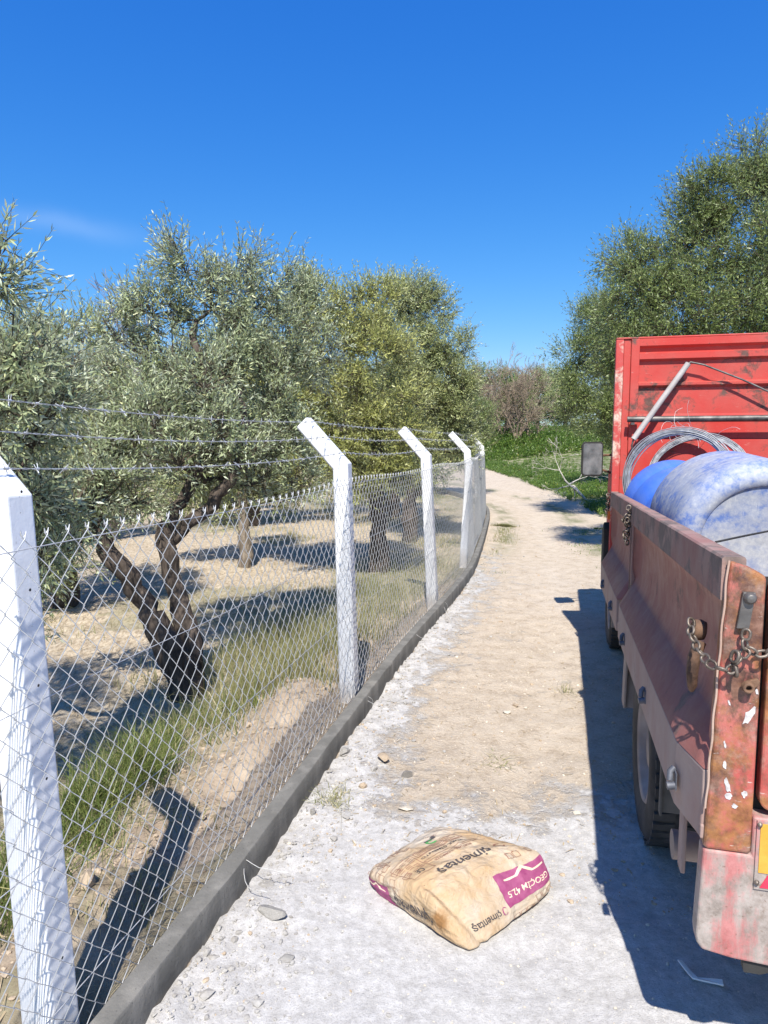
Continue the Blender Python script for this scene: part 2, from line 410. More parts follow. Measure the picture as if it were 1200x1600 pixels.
# truck
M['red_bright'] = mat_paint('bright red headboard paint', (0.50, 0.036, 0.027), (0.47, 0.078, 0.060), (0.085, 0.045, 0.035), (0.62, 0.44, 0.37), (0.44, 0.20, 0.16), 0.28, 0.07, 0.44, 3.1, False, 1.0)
M['red_peel'] = mat_paint('peeling red post paint', (0.50, 0.030, 0.028), (0.48, 0.06, 0.05), (0.52, 0.36, 0.28), (0.74, 0.66, 0.58), (0.50, 0.30, 0.25), 0.50, 0.15, 0.5, 6.3, False, 1.0)
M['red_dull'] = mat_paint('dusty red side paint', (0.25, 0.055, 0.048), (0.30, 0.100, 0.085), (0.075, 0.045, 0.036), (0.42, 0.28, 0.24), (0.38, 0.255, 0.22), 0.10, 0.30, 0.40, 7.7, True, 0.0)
M['rail'] = mat_paint('scuffed rail paint', (0.25, 0.085, 0.07), (0.33, 0.21, 0.17), (0.075, 0.055, 0.045), (0.5, 0.4, 0.33), (0.34, 0.26, 0.225), 0.52, 0.5, 0.6, 1.3)
M['strip'] = mat_paint('dusty lower strip', (0.30, 0.15, 0.125), (0.36, 0.25, 0.215), (0.12, 0.07, 0.05), (0.5, 0.4, 0.35), (0.40, 0.335, 0.29), 0.1, 0.7, 0.7, 4.4, True, 0.3)
def _tail():
    t = NT('scraped rusty red paint'); c = t.coord()
    def nz(sc, loc, det=9, r=0.7, scale=(1, 1, 1)): return t.noise(sc, det, t.mapping(c, scale, loc=loc), r)
    n2 = nz(26, (0, 0, 0)); n3 = nz(80, (2, 1, 0), 5)
    col = t.ramp(nz(6, (5, 2, 1)), [(0.35, (0.43, 0.075, 0.06)), (0.60, (0.46, 0.165, 0.13))])
    col = t.mix(t.ramp(nz(7, (1, 7, 3), 9, 0.72, (1, 1, 0.6)), [(0.44, 0.0), (0.53, 0.92)]), col, t.ramp(n2, [(0.34, (0.045, 0.028, 0.022)), (0.52, (0.155, 0.085, 0.055)), (0.66, (0.27, 0.16, 0.11))]))
    col = t.mix(t.ramp(nz(6, (9, 3, 8)), [(0.475, 0.0), (0.57, 0.85)]), col, t.ramp(n2, [(0.35, (0.17, 0.065, 0.02)), (0.65, (0.42, 0.19, 0.06))]))
    col = t.mix(t.ramp(nz(30, (4, 4, 4), 6, 0.7, (0.6, 1, 3)), [(0.66, 0.0), (0.69, 0.9)]), col, (0.60, 0.50, 0.44))
    col = t.mix(t.ramp(n3, [(0.66, 0.0), (0.70, 0.85)]), col, (0.05, 0.03, 0.022))
    col = t.mix(t.ramp(nz(11, (3, 8, 2), 7), [(0.54, 0.0), (0.70, 0.6)]), col, (0.40, 0.29, 0.23))
    return t.set(col, 0.5, 0, t.bump(t.math('ADD', n2, n3), 0.35, 0.004), 0.4)
M['tail'] = _tail()
def _tail_low():
    t = NT('worn pink and pale lower panel'); c = t.coord()
    n1 = t.noise(5, 8, t.mapping(c, (2.6, 1, 0.55)), 0.65); n2 = t.noise(24, 8, c, 0.72); n3 = t.noise(70, 5, c, 0.7)
    col = t.ramp(n2, [(0.32, (0.22, 0.18, 0.15)), (0.52, (0.37, 0.315, 0.275)), (0.7, (0.48, 0.43, 0.385))])
    col = t.mix(t.ramp(t.math('ADD', t.math('MULTIPLY', n1, 0.7), t.math('MULTIPLY', n2, 0.3)), [(0.45, 0.0), (0.54, 0.9)]), col, t.ramp(n2, [(0.35, (0.34, 0.08, 0.075)), (0.65, (0.50, 0.19, 0.175))]))
    col = t.mix(t.ramp(n3, [(0.62, 0.0), (0.68, 0.75)]), col, (0.17, 0.11, 0.075))
    col = t.mix(t.ramp(t.noise(9, 7, c, 0.7), [(0.56, 0.0), (0.66, 0.6)]), col, (0.22, 0.16, 0.115))
    return t.set(col, 0.6, 0, t.bump(n2, 0.3, 0.004), 0.3)
M['tail_low'] = _tail_low()
M['bead'] = mat_paint('bare weld seam', (0.40, 0.24, 0.18), (0.50, 0.36, 0.29), (0.25, 0.12, 0.07), (0.6, 0.5, 0.4), (0.5, 0.4, 0.3), 0.3, 0.2, 0.6, 2.0)
M['steel'] = mat_simple('worn dark steel', (0.07, 0.065, 0.06), (0.19, 0.175, 0.16), 14, 0.5, 0.5, 0.4, 0.003)
M['rusty'] = mat_simple('rusty iron', (0.075, 0.042, 0.028), (0.24, 0.135, 0.08), 22, 0.8, 0.2, 0.6, 0.003)
M['chain'] = mat_simple('dirty chain steel', (0.09, 0.07, 0.055), (0.26, 0.215, 0.175), 40, 0.5, 0.6, 0.4, 0.002)
M['pin'] = mat_simple('bluish latch steel', (0.07, 0.075, 0.09), (0.16, 0.165, 0.19), 20, 0.6, 0.3)
M['black'] = mat_simple('black underbody', (0.012, 0.012, 0.012), (0.035, 0.033, 0.03), 6, 0.8)
M['rubber'] = mat_simple('dusty tyre rubber', (0.022, 0.021, 0.02), (0.075, 0.07, 0.064), 7, 0.85, 0, 0.5, 0.004)
M['flap'] = mat_simple('dusty mudguard', (0.06, 0.057, 0.053), (0.13, 0.125, 0.115), 7, 0.85)
M['flap_pale'] = mat_simple('dusty pale mudguard', (0.24, 0.19, 0.165), (0.36, 0.30, 0.27), 7, 0.8)
M['white_paint'] = mat_simple('white paint splash', (0.40, 0.36, 0.34), (0.70, 0.67, 0.65), 90, 0.6)
M['amber'] = mat_simple('amber reflector', (0.62, 0.30, 0.035), (0.72, 0.42, 0.07), 10, 0.4)
M['redrefl'] = mat_simple('red reflective', (0.60, 0.02, 0.06), (0.70, 0.06, 0.10), 10, 0.4)
M['orange'] = mat_simple('orange marker', (0.65, 0.12, 0.02), (0.8, 0.2, 0.03), 10, 0.3)
M['mirror'] = mat_simple('dusty mirror glass', (0.10, 0.11, 0.12), (0.34, 0.35, 0.36), 9, 0.25, 0.3, 0.05, 0.001)
M['glass'] = mat_simple('cab glass', (0.02, 0.025, 0.03), (0.03, 0.035, 0.04), 3, 0.06, 0.0, 0.02)
M['pvc'] = mat_simple('grey plastic pipe', (0.33, 0.30, 0.275), (0.46, 0.42, 0.39), 9, 0.6)
def _blue():
    t = NT('cement dusted blue plastic'); c = t.coord()
    n1 = t.noise(3.0, 6, t.mapping(c, (1, 1, 0.6), (0.4, 0.2, 0.5)), 0.6, 0.8); n2 = t.noise(30, 8, c, 0.72)
    m = t.ramp(t.math('ADD', t.math('MULTIPLY', n1, 0.6), t.math('MULTIPLY', n2, 0.4)), [(0.40, 0.22), (0.48, 0.68), (0.60, 0.94)])
    dust = t.ramp(n2, [(0.3, (0.34, 0.34, 0.33)), (0.7, (0.52, 0.52, 0.505))])
    col = t.mix(m, (0.035, 0.13, 0.45), dust)
    sp = t.ramp(t.noise(9, 6, c, 0.7), [(0.66, 0.0), (0.74, 0.7)])
    col = t.mix(sp, col, (0.30, 0.26, 0.20))
    sc = t.noise(30, 5, t.mapping(c, (0.4, 5, 0.6), (0.5, 0.3, 0.2)), 0.7)
    col = t.mix(t.ramp(sc, [(0.66, 0.0), (0.70, 0.6)]), col, (0.70, 0.70, 0.70))
    return t.set(col, 0.6, 0, t.bump(n2, 0.3, 0.004), 0.35)
M['blue_dust'] = _blue()
M['blue'] = mat_paint('bright blue plastic', (0.012, 0.115, 0.62), (0.02, 0.15, 0.66), (0.02, 0.10, 0.5), (0.5, 0.6, 0.75), (0.40, 0.46, 0.55), 0.0, 0.22, 0.45, 2.2, True, 0.3)
def _paper():
    t = NT('kraft paper'); c = t.coord()
    n = t.noise(6, 7, c, 0.6); n2 = t.noise(34, 6, c, 0.65)
    col = t.ramp(n, [(0.3, (0.42, 0.28, 0.155)), (0.5, (0.47, 0.33, 0.19)), (0.72, (0.52, 0.395, 0.25))])
    col = t.mix(t.ramp(t.noise(3, 8, c, 0.7), [(0.42, 0.0), (0.64, 0.7)]), col, (0.44, 0.405, 0.36))     # cement dust
    st = t.n.new('ShaderNodeVectorMath'); st.operation = 'DISTANCE'; t._in(st.inputs[0], t.mapping(c, (1, 1, 1.0)))
    st.inputs[1].default_value = STAIN
    sd = t.math('ADD', st.outputs['Value'], t.math('MULTIPLY', t.math('SUBTRACT', n2, 0.5), 0.06))
    col = t.mix(t.ramp(sd, [(0.018, 0.8), (0.040, 0.0)]), col, (0.24, 0.105, 0.025))
    col = t.mix(t.ramp(t.voronoi(26, c), [(0.03, 0.8), (0.06, 0.0)]), col, (0.12, 0.085, 0.05))
    wr = t.noise(15, 5, t.mapping(c, (1, 1.8, 1), (0.2, 0.1, 0.7)), 0.6, 1.2)
    return t.set(col, 0.72, 0, t.bump(t.math('ADD', t.math('ADD', t.math('MULTIPLY', wr, 0.8), t.math('MULTIPLY', n2, 0.15)), t.math('MULTIPLY', t.voronoi(8, t.mapping(c, (1, 1.5, 1), (0, 0, 0.5)), 'DISTANCE_TO_EDGE'), 1.2)), 0.75, 0.020), 0.3)
M['ink'] = mat_simple('dark print', (0.035, 0.03, 0.035), (0.09, 0.075, 0.07), 60, 0.7)
M['ink_brown'] = mat_simple('brown print', (0.22, 0.10, 0.07), (0.33, 0.17, 0.11), 60, 0.7)
M['magenta'] = mat_simple('magenta print', (0.25, 0.040, 0.125), (0.32, 0.085, 0.175), 26, 0.7)
M['ink_pale'] = mat_simple('pale print', (0.62, 0.48, 0.34), (0.70, 0.58, 0.44), 30, 0.7)
M['ink_green'] = mat_simple('green print', (0.05, 0.26, 0.06), (0.09, 0.33, 0.10), 30, 0.7)
M['scrap'] = mat_simple('white plastic scrap', (0.68, 0.67, 0.63), (0.80, 0.79, 0.76), 12, 0.5)

# ------------------------------------------------------------------ fence line (right foot of the kerb wall)
KB = np.array([(-1.98, -3.2), (-1.20, -0.2), (-0.655, 1.85), (-0.52, 2.33), (-0.39, 2.85), (-0.265, 3.36), (-0.085, 4.06), (0.165, 5.02), (0.54, 6.30), (0.93, 7.66), (1.24, 8.95),
               (1.82, 12.0), (2.33, 15.0), (2.42, 17.0), (2.2, 19.2), (1.5, 21.6), (0.3, 24.2), (-1.5, 27.0), (-6, 32), (-14, 39)])
def catmull(Pn, step=0.05):
    out = []
    Q = np.vstack([2 * Pn[0] - Pn[1], Pn, 2 * Pn[-1] - Pn[-2]])
    for i in range(1, len(Q) - 2):
        n = max(2, int(np.linalg.norm(Q[i + 1] - Q[i]) / step))
        t = np.linspace(0, 1, n, endpoint=False)[:, None]
        p0, p1, p2, p3 = Q[i - 1], Q[i], Q[i + 1], Q[i + 2]
        out.append(0.5 * ((2 * p1) + (-p0 + p2) * t + (2 * p0 - 5 * p1 + 4 * p2 - p3) * t ** 2 + (-p0 + 3 * p1 - 3 * p2 + p3) * t ** 3))
    return np.vstack(out + [Pn[-1:]])
PATH = catmull(KB)
_seg = np.linalg.norm(np.diff(PATH, axis=0), axis=1)
ARC = np.concatenate([[0], np.cumsum(_seg)])
TAN = np.gradient(PATH, axis=0); TAN /= np.linalg.norm(TAN, axis=1)[:, None]
NLEFT = np.stack([-TAN[:, 1], TAN[:, 0]], 1)
def on_path(s, off=0.0):
    x = np.interp(s, ARC, PATH[:, 0]); y = np.interp(s, ARC, PATH[:, 1])
    nx = np.interp(s, ARC, NLEFT[:, 0]); ny = np.interp(s, ARC, NLEFT[:, 1])
    return np.stack([x + nx * off, y + ny * off], -1)
def arc_at(x, y):
    return ARC[np.argmin((PATH[:, 0] - x) ** 2 + (PATH[:, 1] - y) ** 2)]
_PS = PATH[::3]; _NS = NLEFT[::3]
def side(x, y):
    """signed distance to the kerb foot, + on the road side"""
    x = np.ravel(np.asarray(x, float)); y = np.ravel(np.asarray(y, float)); out = np.empty(len(x))
    for a in range(0, len(x), 20000):
        dx = x[a:a + 20000, None] - _PS[None, :, 0]; dy = y[a:a + 20000, None] - _PS[None, :, 1]
        k = np.argmin(dx * dx + dy * dy, 1); i = np.arange(len(k))
        d = -(dx[i, k] * _NS[k, 0] + dy[i, k] * _NS[k, 1])
        dist = np.sqrt(dx[i, k] ** 2 + dy[i, k] ** 2)
        out[a:a + 20000] = np.sign(d) * np.where(np.abs(d) < 0.3 * dist, dist, np.maximum(np.abs(d), dist * 0.98))
    return out

# verge on the right of the road
def road_right(y):
    return np.interp(y, [-20, 0, 6, 11, 14, 17, 21, 27, 34, 38], [4.2, 4.2, 4.3, 4.5, 4.9, 5.2, 5.3, 5.3, 4.6, 1.0])
def zroad(y):
    yy = np.clip(np.asarray(y, float) - 10, 0, 34)
    return 0.00085 * yy ** 2
def terrain(x, y, detail=True, s=None):
    x = np.ravel(np.asarray(x, float)); y = np.ravel(np.asarray(y, float))
    if s is None: s = side(x, y)
    z = zroad(y)
    xr = road_right(y)
    r = np.where(s > 0, x - xr, -1)
    far = sstep(24, 37, y)
    z = z + np.clip(r, 0, 6) * (0.045 + 0.05 * far) * sstep(8, 14, y)
    z = z + sstep(34.5, 40, y + 0.25 * np.clip(x - 2, -3, 8)) * 0.80          # bank across the end of the lane
    z = z + sstep(60, 220, y) * 4.0
    g = s < -0.10
    # spoil heap behind the kerb
    m = np.exp(-((s + 0.44 + 0.05 * np.sin(3.1 * y)) / 0.19) ** 2) * sstep(0.2, 1.6, y) * (1 - sstep(4.4, 6.8, y))
    z = z + m * (0.10 + 0.16 * fbm(x * 2.3, y * 2.3, 5, 3))
    z = z + np.where(g, -0.02 * sstep(-0.5, -1.2, s), 0)
    if detail:
        a = np.where(g, 0.055 + 0.10 * m, 0.022)
        edge = np.exp(-(s / 0.22) ** 2) * (s > 0)
        near = 1 - sstep(9, 22, np.hypot(x, y))
        z = z + near * (a * fbm(x * 3.1, y * 3.1, 1, 5) * 1.3 + (0.012 + 0.03 * edge + np.where(g, 0.03, 0)) * fbm(x * 13, y * 13, 9, 3) * 1.5)
        z = z + np.where(s > 0, 0.020 * edge, 0)
        # shallow wheel ruts
        for o in (1.05, 2.45): z = z - np.where(s > 0, 0.022 * np.exp(-((s - o) / 0.2) ** 2), 0) * near
        z = z + 0.25 * fbm(x * 0.11, y * 0.11, 31, 3) * sstep(14, 40, np.hypot(x, y))
    return z
def zt(x, y): return float(terrain([x], [y])[0])

def graded(lo, hi, step, f_lo, f_hi, g=1.09):
    mid = list(np.arange(f_lo, f_hi, step)); a = []; v = f_lo; s = step
    while v > lo: s *= g; v -= s; a.append(v)
    b = []; v = mid[-1]; s = step
    while v < hi: s *= g; v += s; b.append(v)
    return np.array(a[::-1] + mid + b)
gx = graded(-400, 400, 0.034, -2.6, 2.6, 1.055); gy = graded(-60, 900, 0.034, 1.2, 6.6, 1.045)
GX, GY = np.meshgrid(gx, gy, indexing='ij')
x_, y_ = GX.ravel(), GY.ravel()
s_ = side(x_, y_)
z_ = terrain(x_, y_, True, s_)
fx, fy = fbm(x_ * 1.7, y_ * 1.7, 71, 4), fbm(x_ * 0.6, y_ * 0.6, 77, 4)
grove = (s_ < -0.1).astype(float)
mound = np.exp(-((s_ + 0.44) / 0.27) ** 2) * sstep(0.2, 1.2, y_) * (1 - sstep(5.5, 8, y_)) * grove
dust = (s_ > -0.05) * (0.10 + 0.10 * (fy > 0.02) + 1.10 * (1 - sstep(1.9, 3.5, y_ + 0.9 * fx - 0.12 * x_)) + 0.50 * np.exp(-(s_ / 0.26) ** 2) * (1 - sstep(5.5, 9.5, y_)) + 0.30 * np.exp(-(s_ / 0.5) ** 2) * (1 - sstep(8, 13, y_)))
dust = np.clip(dust, 0, 1.2)
verge = sstep(-0.25, 0.35, x_ - road_right(y_) + 0.7 * fx) * (s_ > 0)
endb = sstep(34.2, 35.6, y_ + 0.25 * np.clip(x_ - 2, -3, 8) + 1.5 * fx) * (s_ > -2)
strip = 0.75 * np.exp(-((s_ - 1.75 - 0.2 * fy) / 0.20) ** 2) * sstep(8.5, 11, y_) * (s_ > 0) * (fx > -0.06) + 0.6 * np.exp(-((s_ - 0.32) / 0.18) ** 2) * sstep(9, 12, y_) * (s_ > 0) * (fx > 0.0)
grn_l = grove * (0.30 * np.exp(-((s_ + 1.15) / 0.5) ** 2) * sstep(1.0, 2.0, y_) * (fx > -0.08) + 0.35 * (fy > 0.07) + 0.5 * sstep(12, 22, y_) * (fx > 0.02))
green = np.clip(np.maximum(np.maximum(verge, endb), np.maximum(strip, grn_l)), 0, 1)
straw = grove * np.clip(0.85 - mound, 0, 1)
soil = np.clip(mound * 0.62, 0, 1)
track = (s_ > 0) * (np.exp(-((s_ - 1.05 + 0.06 * np.sin(y_)) / 0.20) ** 2) + np.exp(-((s_ - 2.45 + 0.06 * np.sin(y_ * .8)) / 0.20) ** 2)) * (0.6 + 0.8 * fx)
track = np.clip(track, 0, 1)
ny_ = len(gy); i = np.arange(len(gx) - 1)[:, None] * ny_; j = np.arange(ny_ - 1)[None]
Q = np.stack([i + j, i + ny_ + j, i + ny_ + j + 1, i + j + 1], -1).reshape(-1, 4)
cx, cy, cs = x_[Q].mean(1), y_[Q].mean(1), s_[Q].mean(1)
is_road = (cs > -0.06) & (cx < road_right(cy) + 0.1) & (cy < 36.5 - 0.25 * np.clip(cx - 2, -3, 8)) & (cy > -40)
V = np.stack([x_, y_, z_], 1)
def sub_ground(name, mask):
    q = Q[mask]; used = np.unique(q); rm = np.zeros(len(V), int); rm[used] = np.arange(len(used))
    me = mesh_np(name, V[used], rm[q], smooth=True, vert_attr={'dust': dust[used], 'green': green[used], 'straw': straw[used], 'soil': soil[used], 'track': track[used]})
    return tag(link(name, me, M['ground']), kind='structure')
sub_ground('ground', ~is_road)
sub_ground('dirt_road', is_road)

# ------------------------------------------------------------------ kerb wall
def build_kerb():
    s0, s1 = arc_at(-1.3, -0.6), arc_at(1.5, 21.6)
    ss = np.arange(s0, s1, 0.06)
    prof = [(0.0, -0.12), (0.0, 0.05), (0.0, 0.118), (0.004, 0.124), (0.035, 0.126), (0.066, 0.124), (0.071, 0.118), (0.071, 0.0), (0.071, -0.12)]
    rng = np.random.default_rng(4)
    V = []
    base = on_path(ss); zb = zroad(base[:, 1])
    wob = fbm(ss * 1.3, ss * 0 + 3, 12, 3) * 0.012
    for (o, h) in prof:
        p = on_path(ss, o)
        j = fbm(ss * 9, ss * 0 + o * 90 + h * 50, 21, 3) * 0.008
        p = p + (on_path(ss, o + 1) - p) * (j[:, None] if h > -0.1 else 0)
        V.append(np.stack([p[:, 0], p[:, 1], zb + h + (wob + j * 0.7 if h > 0.1 else 0)], 1))
    V = np.stack(V, 1); n = len(prof)
    i = np.arange(len(ss) - 1)[:, None] * n; j = np.arange(n - 1)[None]
    Q = np.stack([i + j, i + j + 1, i + n + j + 1, i + n + j], -1).reshape(-1, 4)
    mb = MB(); mb.add(V.reshape(-1, 3), Q, 0, True); mb.add(V[0], [tuple(range(n))]); mb.add(V[-1], [tuple(range(n))])
    o = mb.build('kerb_wall', M['kerb']); o.data.set_sharp_from_angle(angle=rad(38))
    tag(o, 'low grey cast concrete kerb wall along the foot of the fence', 'wall')
build_kerb()

# ------------------------------------------------------------------ fence posts
POSTS = [  # (base xy, lean to the grove, yaw tweak, label)
    (arc_at(-0.720, 1.612), 0.040, 'nearest white concrete post, biggest, its bent arm cut by the left edge'),
    (arc_at(-0.08, 4.10), 0.026, 'second white concrete post, whole, its bent arm against the grey olive trees'),
    (arc_at(0.62, 6.60), 0.052, 'third white concrete post, slim, standing between the second post and the braced one'),
    (arc_at(1.40, 9.75), 0.046, 'white concrete corner post with a straight brace leaning on it'),
    (arc_at(1.82, 12.0), 0.035, 'white concrete post just behind the braced corner post, arm hung with loose wire'),
    (arc_at(2.33, 14.9), 0.03, 'farthest white concrete post at the road edge, against green weeds'),
]
POST_TOP = 1.50
ARM = (0.245, 0.265)
def post_frame(s, off):
    p = on_path(np.array([s]), off)[0]
    n = on_path(np.array([s]), off + 1)[0] - p
    return p, n
def post_axis(lean, t):
    """points of the bent axis in (left, up)"""
    return np.array([(lean * -0.15, -0.15), (lean * 0.7, 0.7), (lean * POST_TOP, POST_TOP), (lean * POST_TOP + ARM[0], POST_TOP + ARM[1])])
POST_PROTO = {}
POST_INFO = []
def build_post(s, lean, label, off):
    p, n = post_frame(s, off)
    z0 = float(zroad(p[1]))
    ang = math.atan2(n[1], n[0])
    key = round(lean, 3)
    ax = [np.array([-0.12 * lean, -0.12]), np.array([0.45 * lean, 0.45]), np.array([1.0 * lean, 1.0]), np.array([POST_TOP * lean, POST_TOP]),
          np.array([POST_TOP * lean + ARM[0], POST_TOP + ARM[1]])]
    # section: chamfered square, local x = towards the grove, y = along the fence
    hx, hy, c = 0.051, 0.053, 0.012
    sec = [(hx, -hy + c), (hx, hy - c), (hx - c, hy), (-hx + c, hy), (-hx, hy - c), (-hx, -hy + c), (-hx + c, -hy), (hx - c, -hy)]
    V = []
    for i, a in enumerate(ax):
        if i == 0: d = ax[1] - ax[0]
        elif i == len(ax) - 1: d = ax[i] - ax[i - 1]
        else:
            d0 = (ax[i] - ax[i - 1]) / np.linalg.norm(ax[i] - ax[i - 1]); d1 = (ax[i + 1] - ax[i]) / np.linalg.norm(ax[i + 1] - ax[i]); d = d0 + d1
        d = d / np.linalg.norm(d)
        k = 1.0
        if i == 3: k = 1 / math.cos(0.5 * math.atan2(ARM[0], ARM[1]))
        px = np.array([d[1], -d[0]])
        tap = 1.03 - 0.03 * i
        for (u, v) in sec:
            q = a + px * u * k * tap
            V.append((q[0], v * tap, q[1]))
    n8 = 8
    Fs = [(i * n8 + k, i * n8 + (k + 1) % n8, (i + 1) * n8 + (k + 1) % n8, (i + 1) * n8 + k) for i in range(len(ax) - 1) for k in range(n8)]
    Fs += [tuple(range(n8))[::-1], tuple(range((len(ax) - 1) * n8, len(ax) * n8))]
    mb = MB(); mb.add(V, Fs)
    # small cast holes down the face towards the road's near end and on the arm
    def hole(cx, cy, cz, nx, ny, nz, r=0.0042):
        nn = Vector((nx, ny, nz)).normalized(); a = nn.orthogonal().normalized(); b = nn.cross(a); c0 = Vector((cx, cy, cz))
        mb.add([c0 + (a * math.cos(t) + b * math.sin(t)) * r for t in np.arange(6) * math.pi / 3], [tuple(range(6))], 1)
    for zz in np.arange(0.22, 1.45, 0.24):
        hole(lean * zz, -0.058 * (1.03 - 0.02 * zz) - 0.0015, zz, 0, -1, 0)
        hole(lean * zz - 0.0585, 0.01, zz + 0.11, -1, 0, 0)
    for f in (0.2, 0.52, 0.84):
        hole(lean * POST_TOP + ARM[0] * f, -0.0535, POST_TOP + ARM[1] * f, 0, -1, 0, 0.005)
    o = mb.build('fence_post', [M['post'], M['hole']], None, 0.004, 2)
    o.location = (p[0], p[1], z0); o.rotation_euler = (0, 0, ang)
    tag(o, label, 'fence post', 'white bent fence posts along the kerb wall')
    POST_INFO.append((s, p, n, z0, lean))
for k_, (s, lean, lab) in enumerate(POSTS): build_post(s, lean, lab, (0.158, 0.146, 0.146, 0.143, 0.143, 0.143)[k_])
# straight brace leaning on the corner post
def build_brace():
    s, p, n, z0, lean = POST_INFO[3]
    b0 = np.array([*G(724, 879, 0.06)]); top = np.array([p[0] + n[0] * 0.05, p[1] + n[1] * 0.05 - 0.10, z0 + 1.36])
    d = (top - b0); L = np.linalg.norm(d); d /= L
    u = np.cross(d, [0, 0, 1]); u /= np.linalg.norm(u); w = np.cross(u, d)
    V = []
    for t in (-0.1, L * 0.5, L):
        for (a, b) in ((.05, -.04), (.05, .04), (.04, .05), (-.04, .05), (-.05, .04), (-.05, -.04), (-.04, -.05), (.04, -.05)):
            V.append(d * t + u * a + w * b)
    Fs = [(i * 8 + k, i * 8 + (k + 1) % 8, i * 8 + 8 + (k + 1) % 8, i * 8 + 8 + k) for i in range(2) for k in range(8)] + [tuple(range(8))[::-1], tuple(range(16, 24))]
    mb = MB(); mb.add(V, Fs)
    o = mb.build('brace_post', M['post'], None, 0.004)
    o.location = tuple(b0)
    tag(o, 'straight white concrete brace leaning against the corner fence post', 'brace post')
build_brace()

# ------------------------------------------------------------------ chain link
def build_chainlink():
    PX, PZ = 0.0375, 0.080
    s0, s1 = arc_at(-1.1, 0.2), arc_at(2.33, 15.0)
    zb, zt_ = 0.10, 1.42
    nz = int((zt_ - zb) / (PZ / 2))
    k = np.arange(nz + 1)
    Vs, Qs, off = [], [], 0
    rng = np.random.default_rng(8)
    ss = np.arange(s0, s1, PX)
    for i, s in enumerate(ss):
        y_here = on_path(np.array([s]))[0][1]
        sag = -0.025 * math.sin(math.pi * ((s - POST_INFO[0][0]) / 2.62 % 1.0)) ** 2
        zz = zb + k * (zt_ + sag - zb) / nz
        par = (k + i) % 2
        lat = np.where(par == 0, -0.5, 0.5) * PX * 1.02
        depth = 0.084 + np.where(par == 0, 0.0022, -0.0022) + 0.006 * np.sin(s * 1.9 + zz * 3)
        # slight unevenness of the weave
        lat = lat + rng.normal(0, 0.0011, nz + 1); zz = zz + rng.normal(0, 0.0012, nz + 1)
        if par[-1] == 0: top = -0.5
        else: top = 0.5
        # knuckle at the top
        lat = np.concatenate([lat, [lat[-1] + top * 0.22 * PX, lat[-1] + top * 0.02 * PX]]); zz = np.concatenate([zz, [zz[-1] + 0.017, zz[-1] + 0.004]]); depth = np.concatenate([depth, [depth[-1], depth[-1] + 0.004]])
        xy = np.array([on_path(np.array([s + l]), d)[0] for l, d in zip(lat, depth)])
        z0 = zroad(xy[:, 1])
        lean = 0.03
        nn = on_path(np.array([s]), 1)[0] - on_path(np.array([s]), 0)[0]
        pts = np.stack([xy[:, 0] + nn[0] * lean * zz, xy[:, 1] + nn[1] * lean * zz, z0 + zz], 1)
        nside = 5 if y_here < 6 else 3
        r = 0.00165
        V, Qd = sweep_tube(pts, r, nside)
        Vs.append(V); Qs.append(Qd + off); off += len(V)
    # straining wires
    for zw in (0.22, 0.62, 1.02, 1.395):
        sp = np.arange(s0, s1, 0.12)
        xy = on_path(sp, 0.087)
        nn = on_path(sp, 1.087) - xy
        pts = np.stack([xy[:, 0] + nn[:, 0] * 0.03 * zw, xy[:, 1] + nn[:, 1] * 0.03 * zw, zroad(xy[:, 1]) + zw - 0.010 * np.sin(math.pi * (sp - POST_INFO[0][0]) / 2.62) ** 2], 1)
        V, Qd = sweep_tube(pts, 0.0016, 4)
        Vs.append(V); Qs.append(Qd + off); off += len(V)
    me = mesh_np('chain_link_mesh', np.vstack(Vs), np.vstack(Qs), smooth=True)
    o = link('chain_link_mesh', me, M['wire'])
    tag(o, 'galvanised diamond chain link mesh strung along the white posts', 'wire mesh')
build_chainlink()

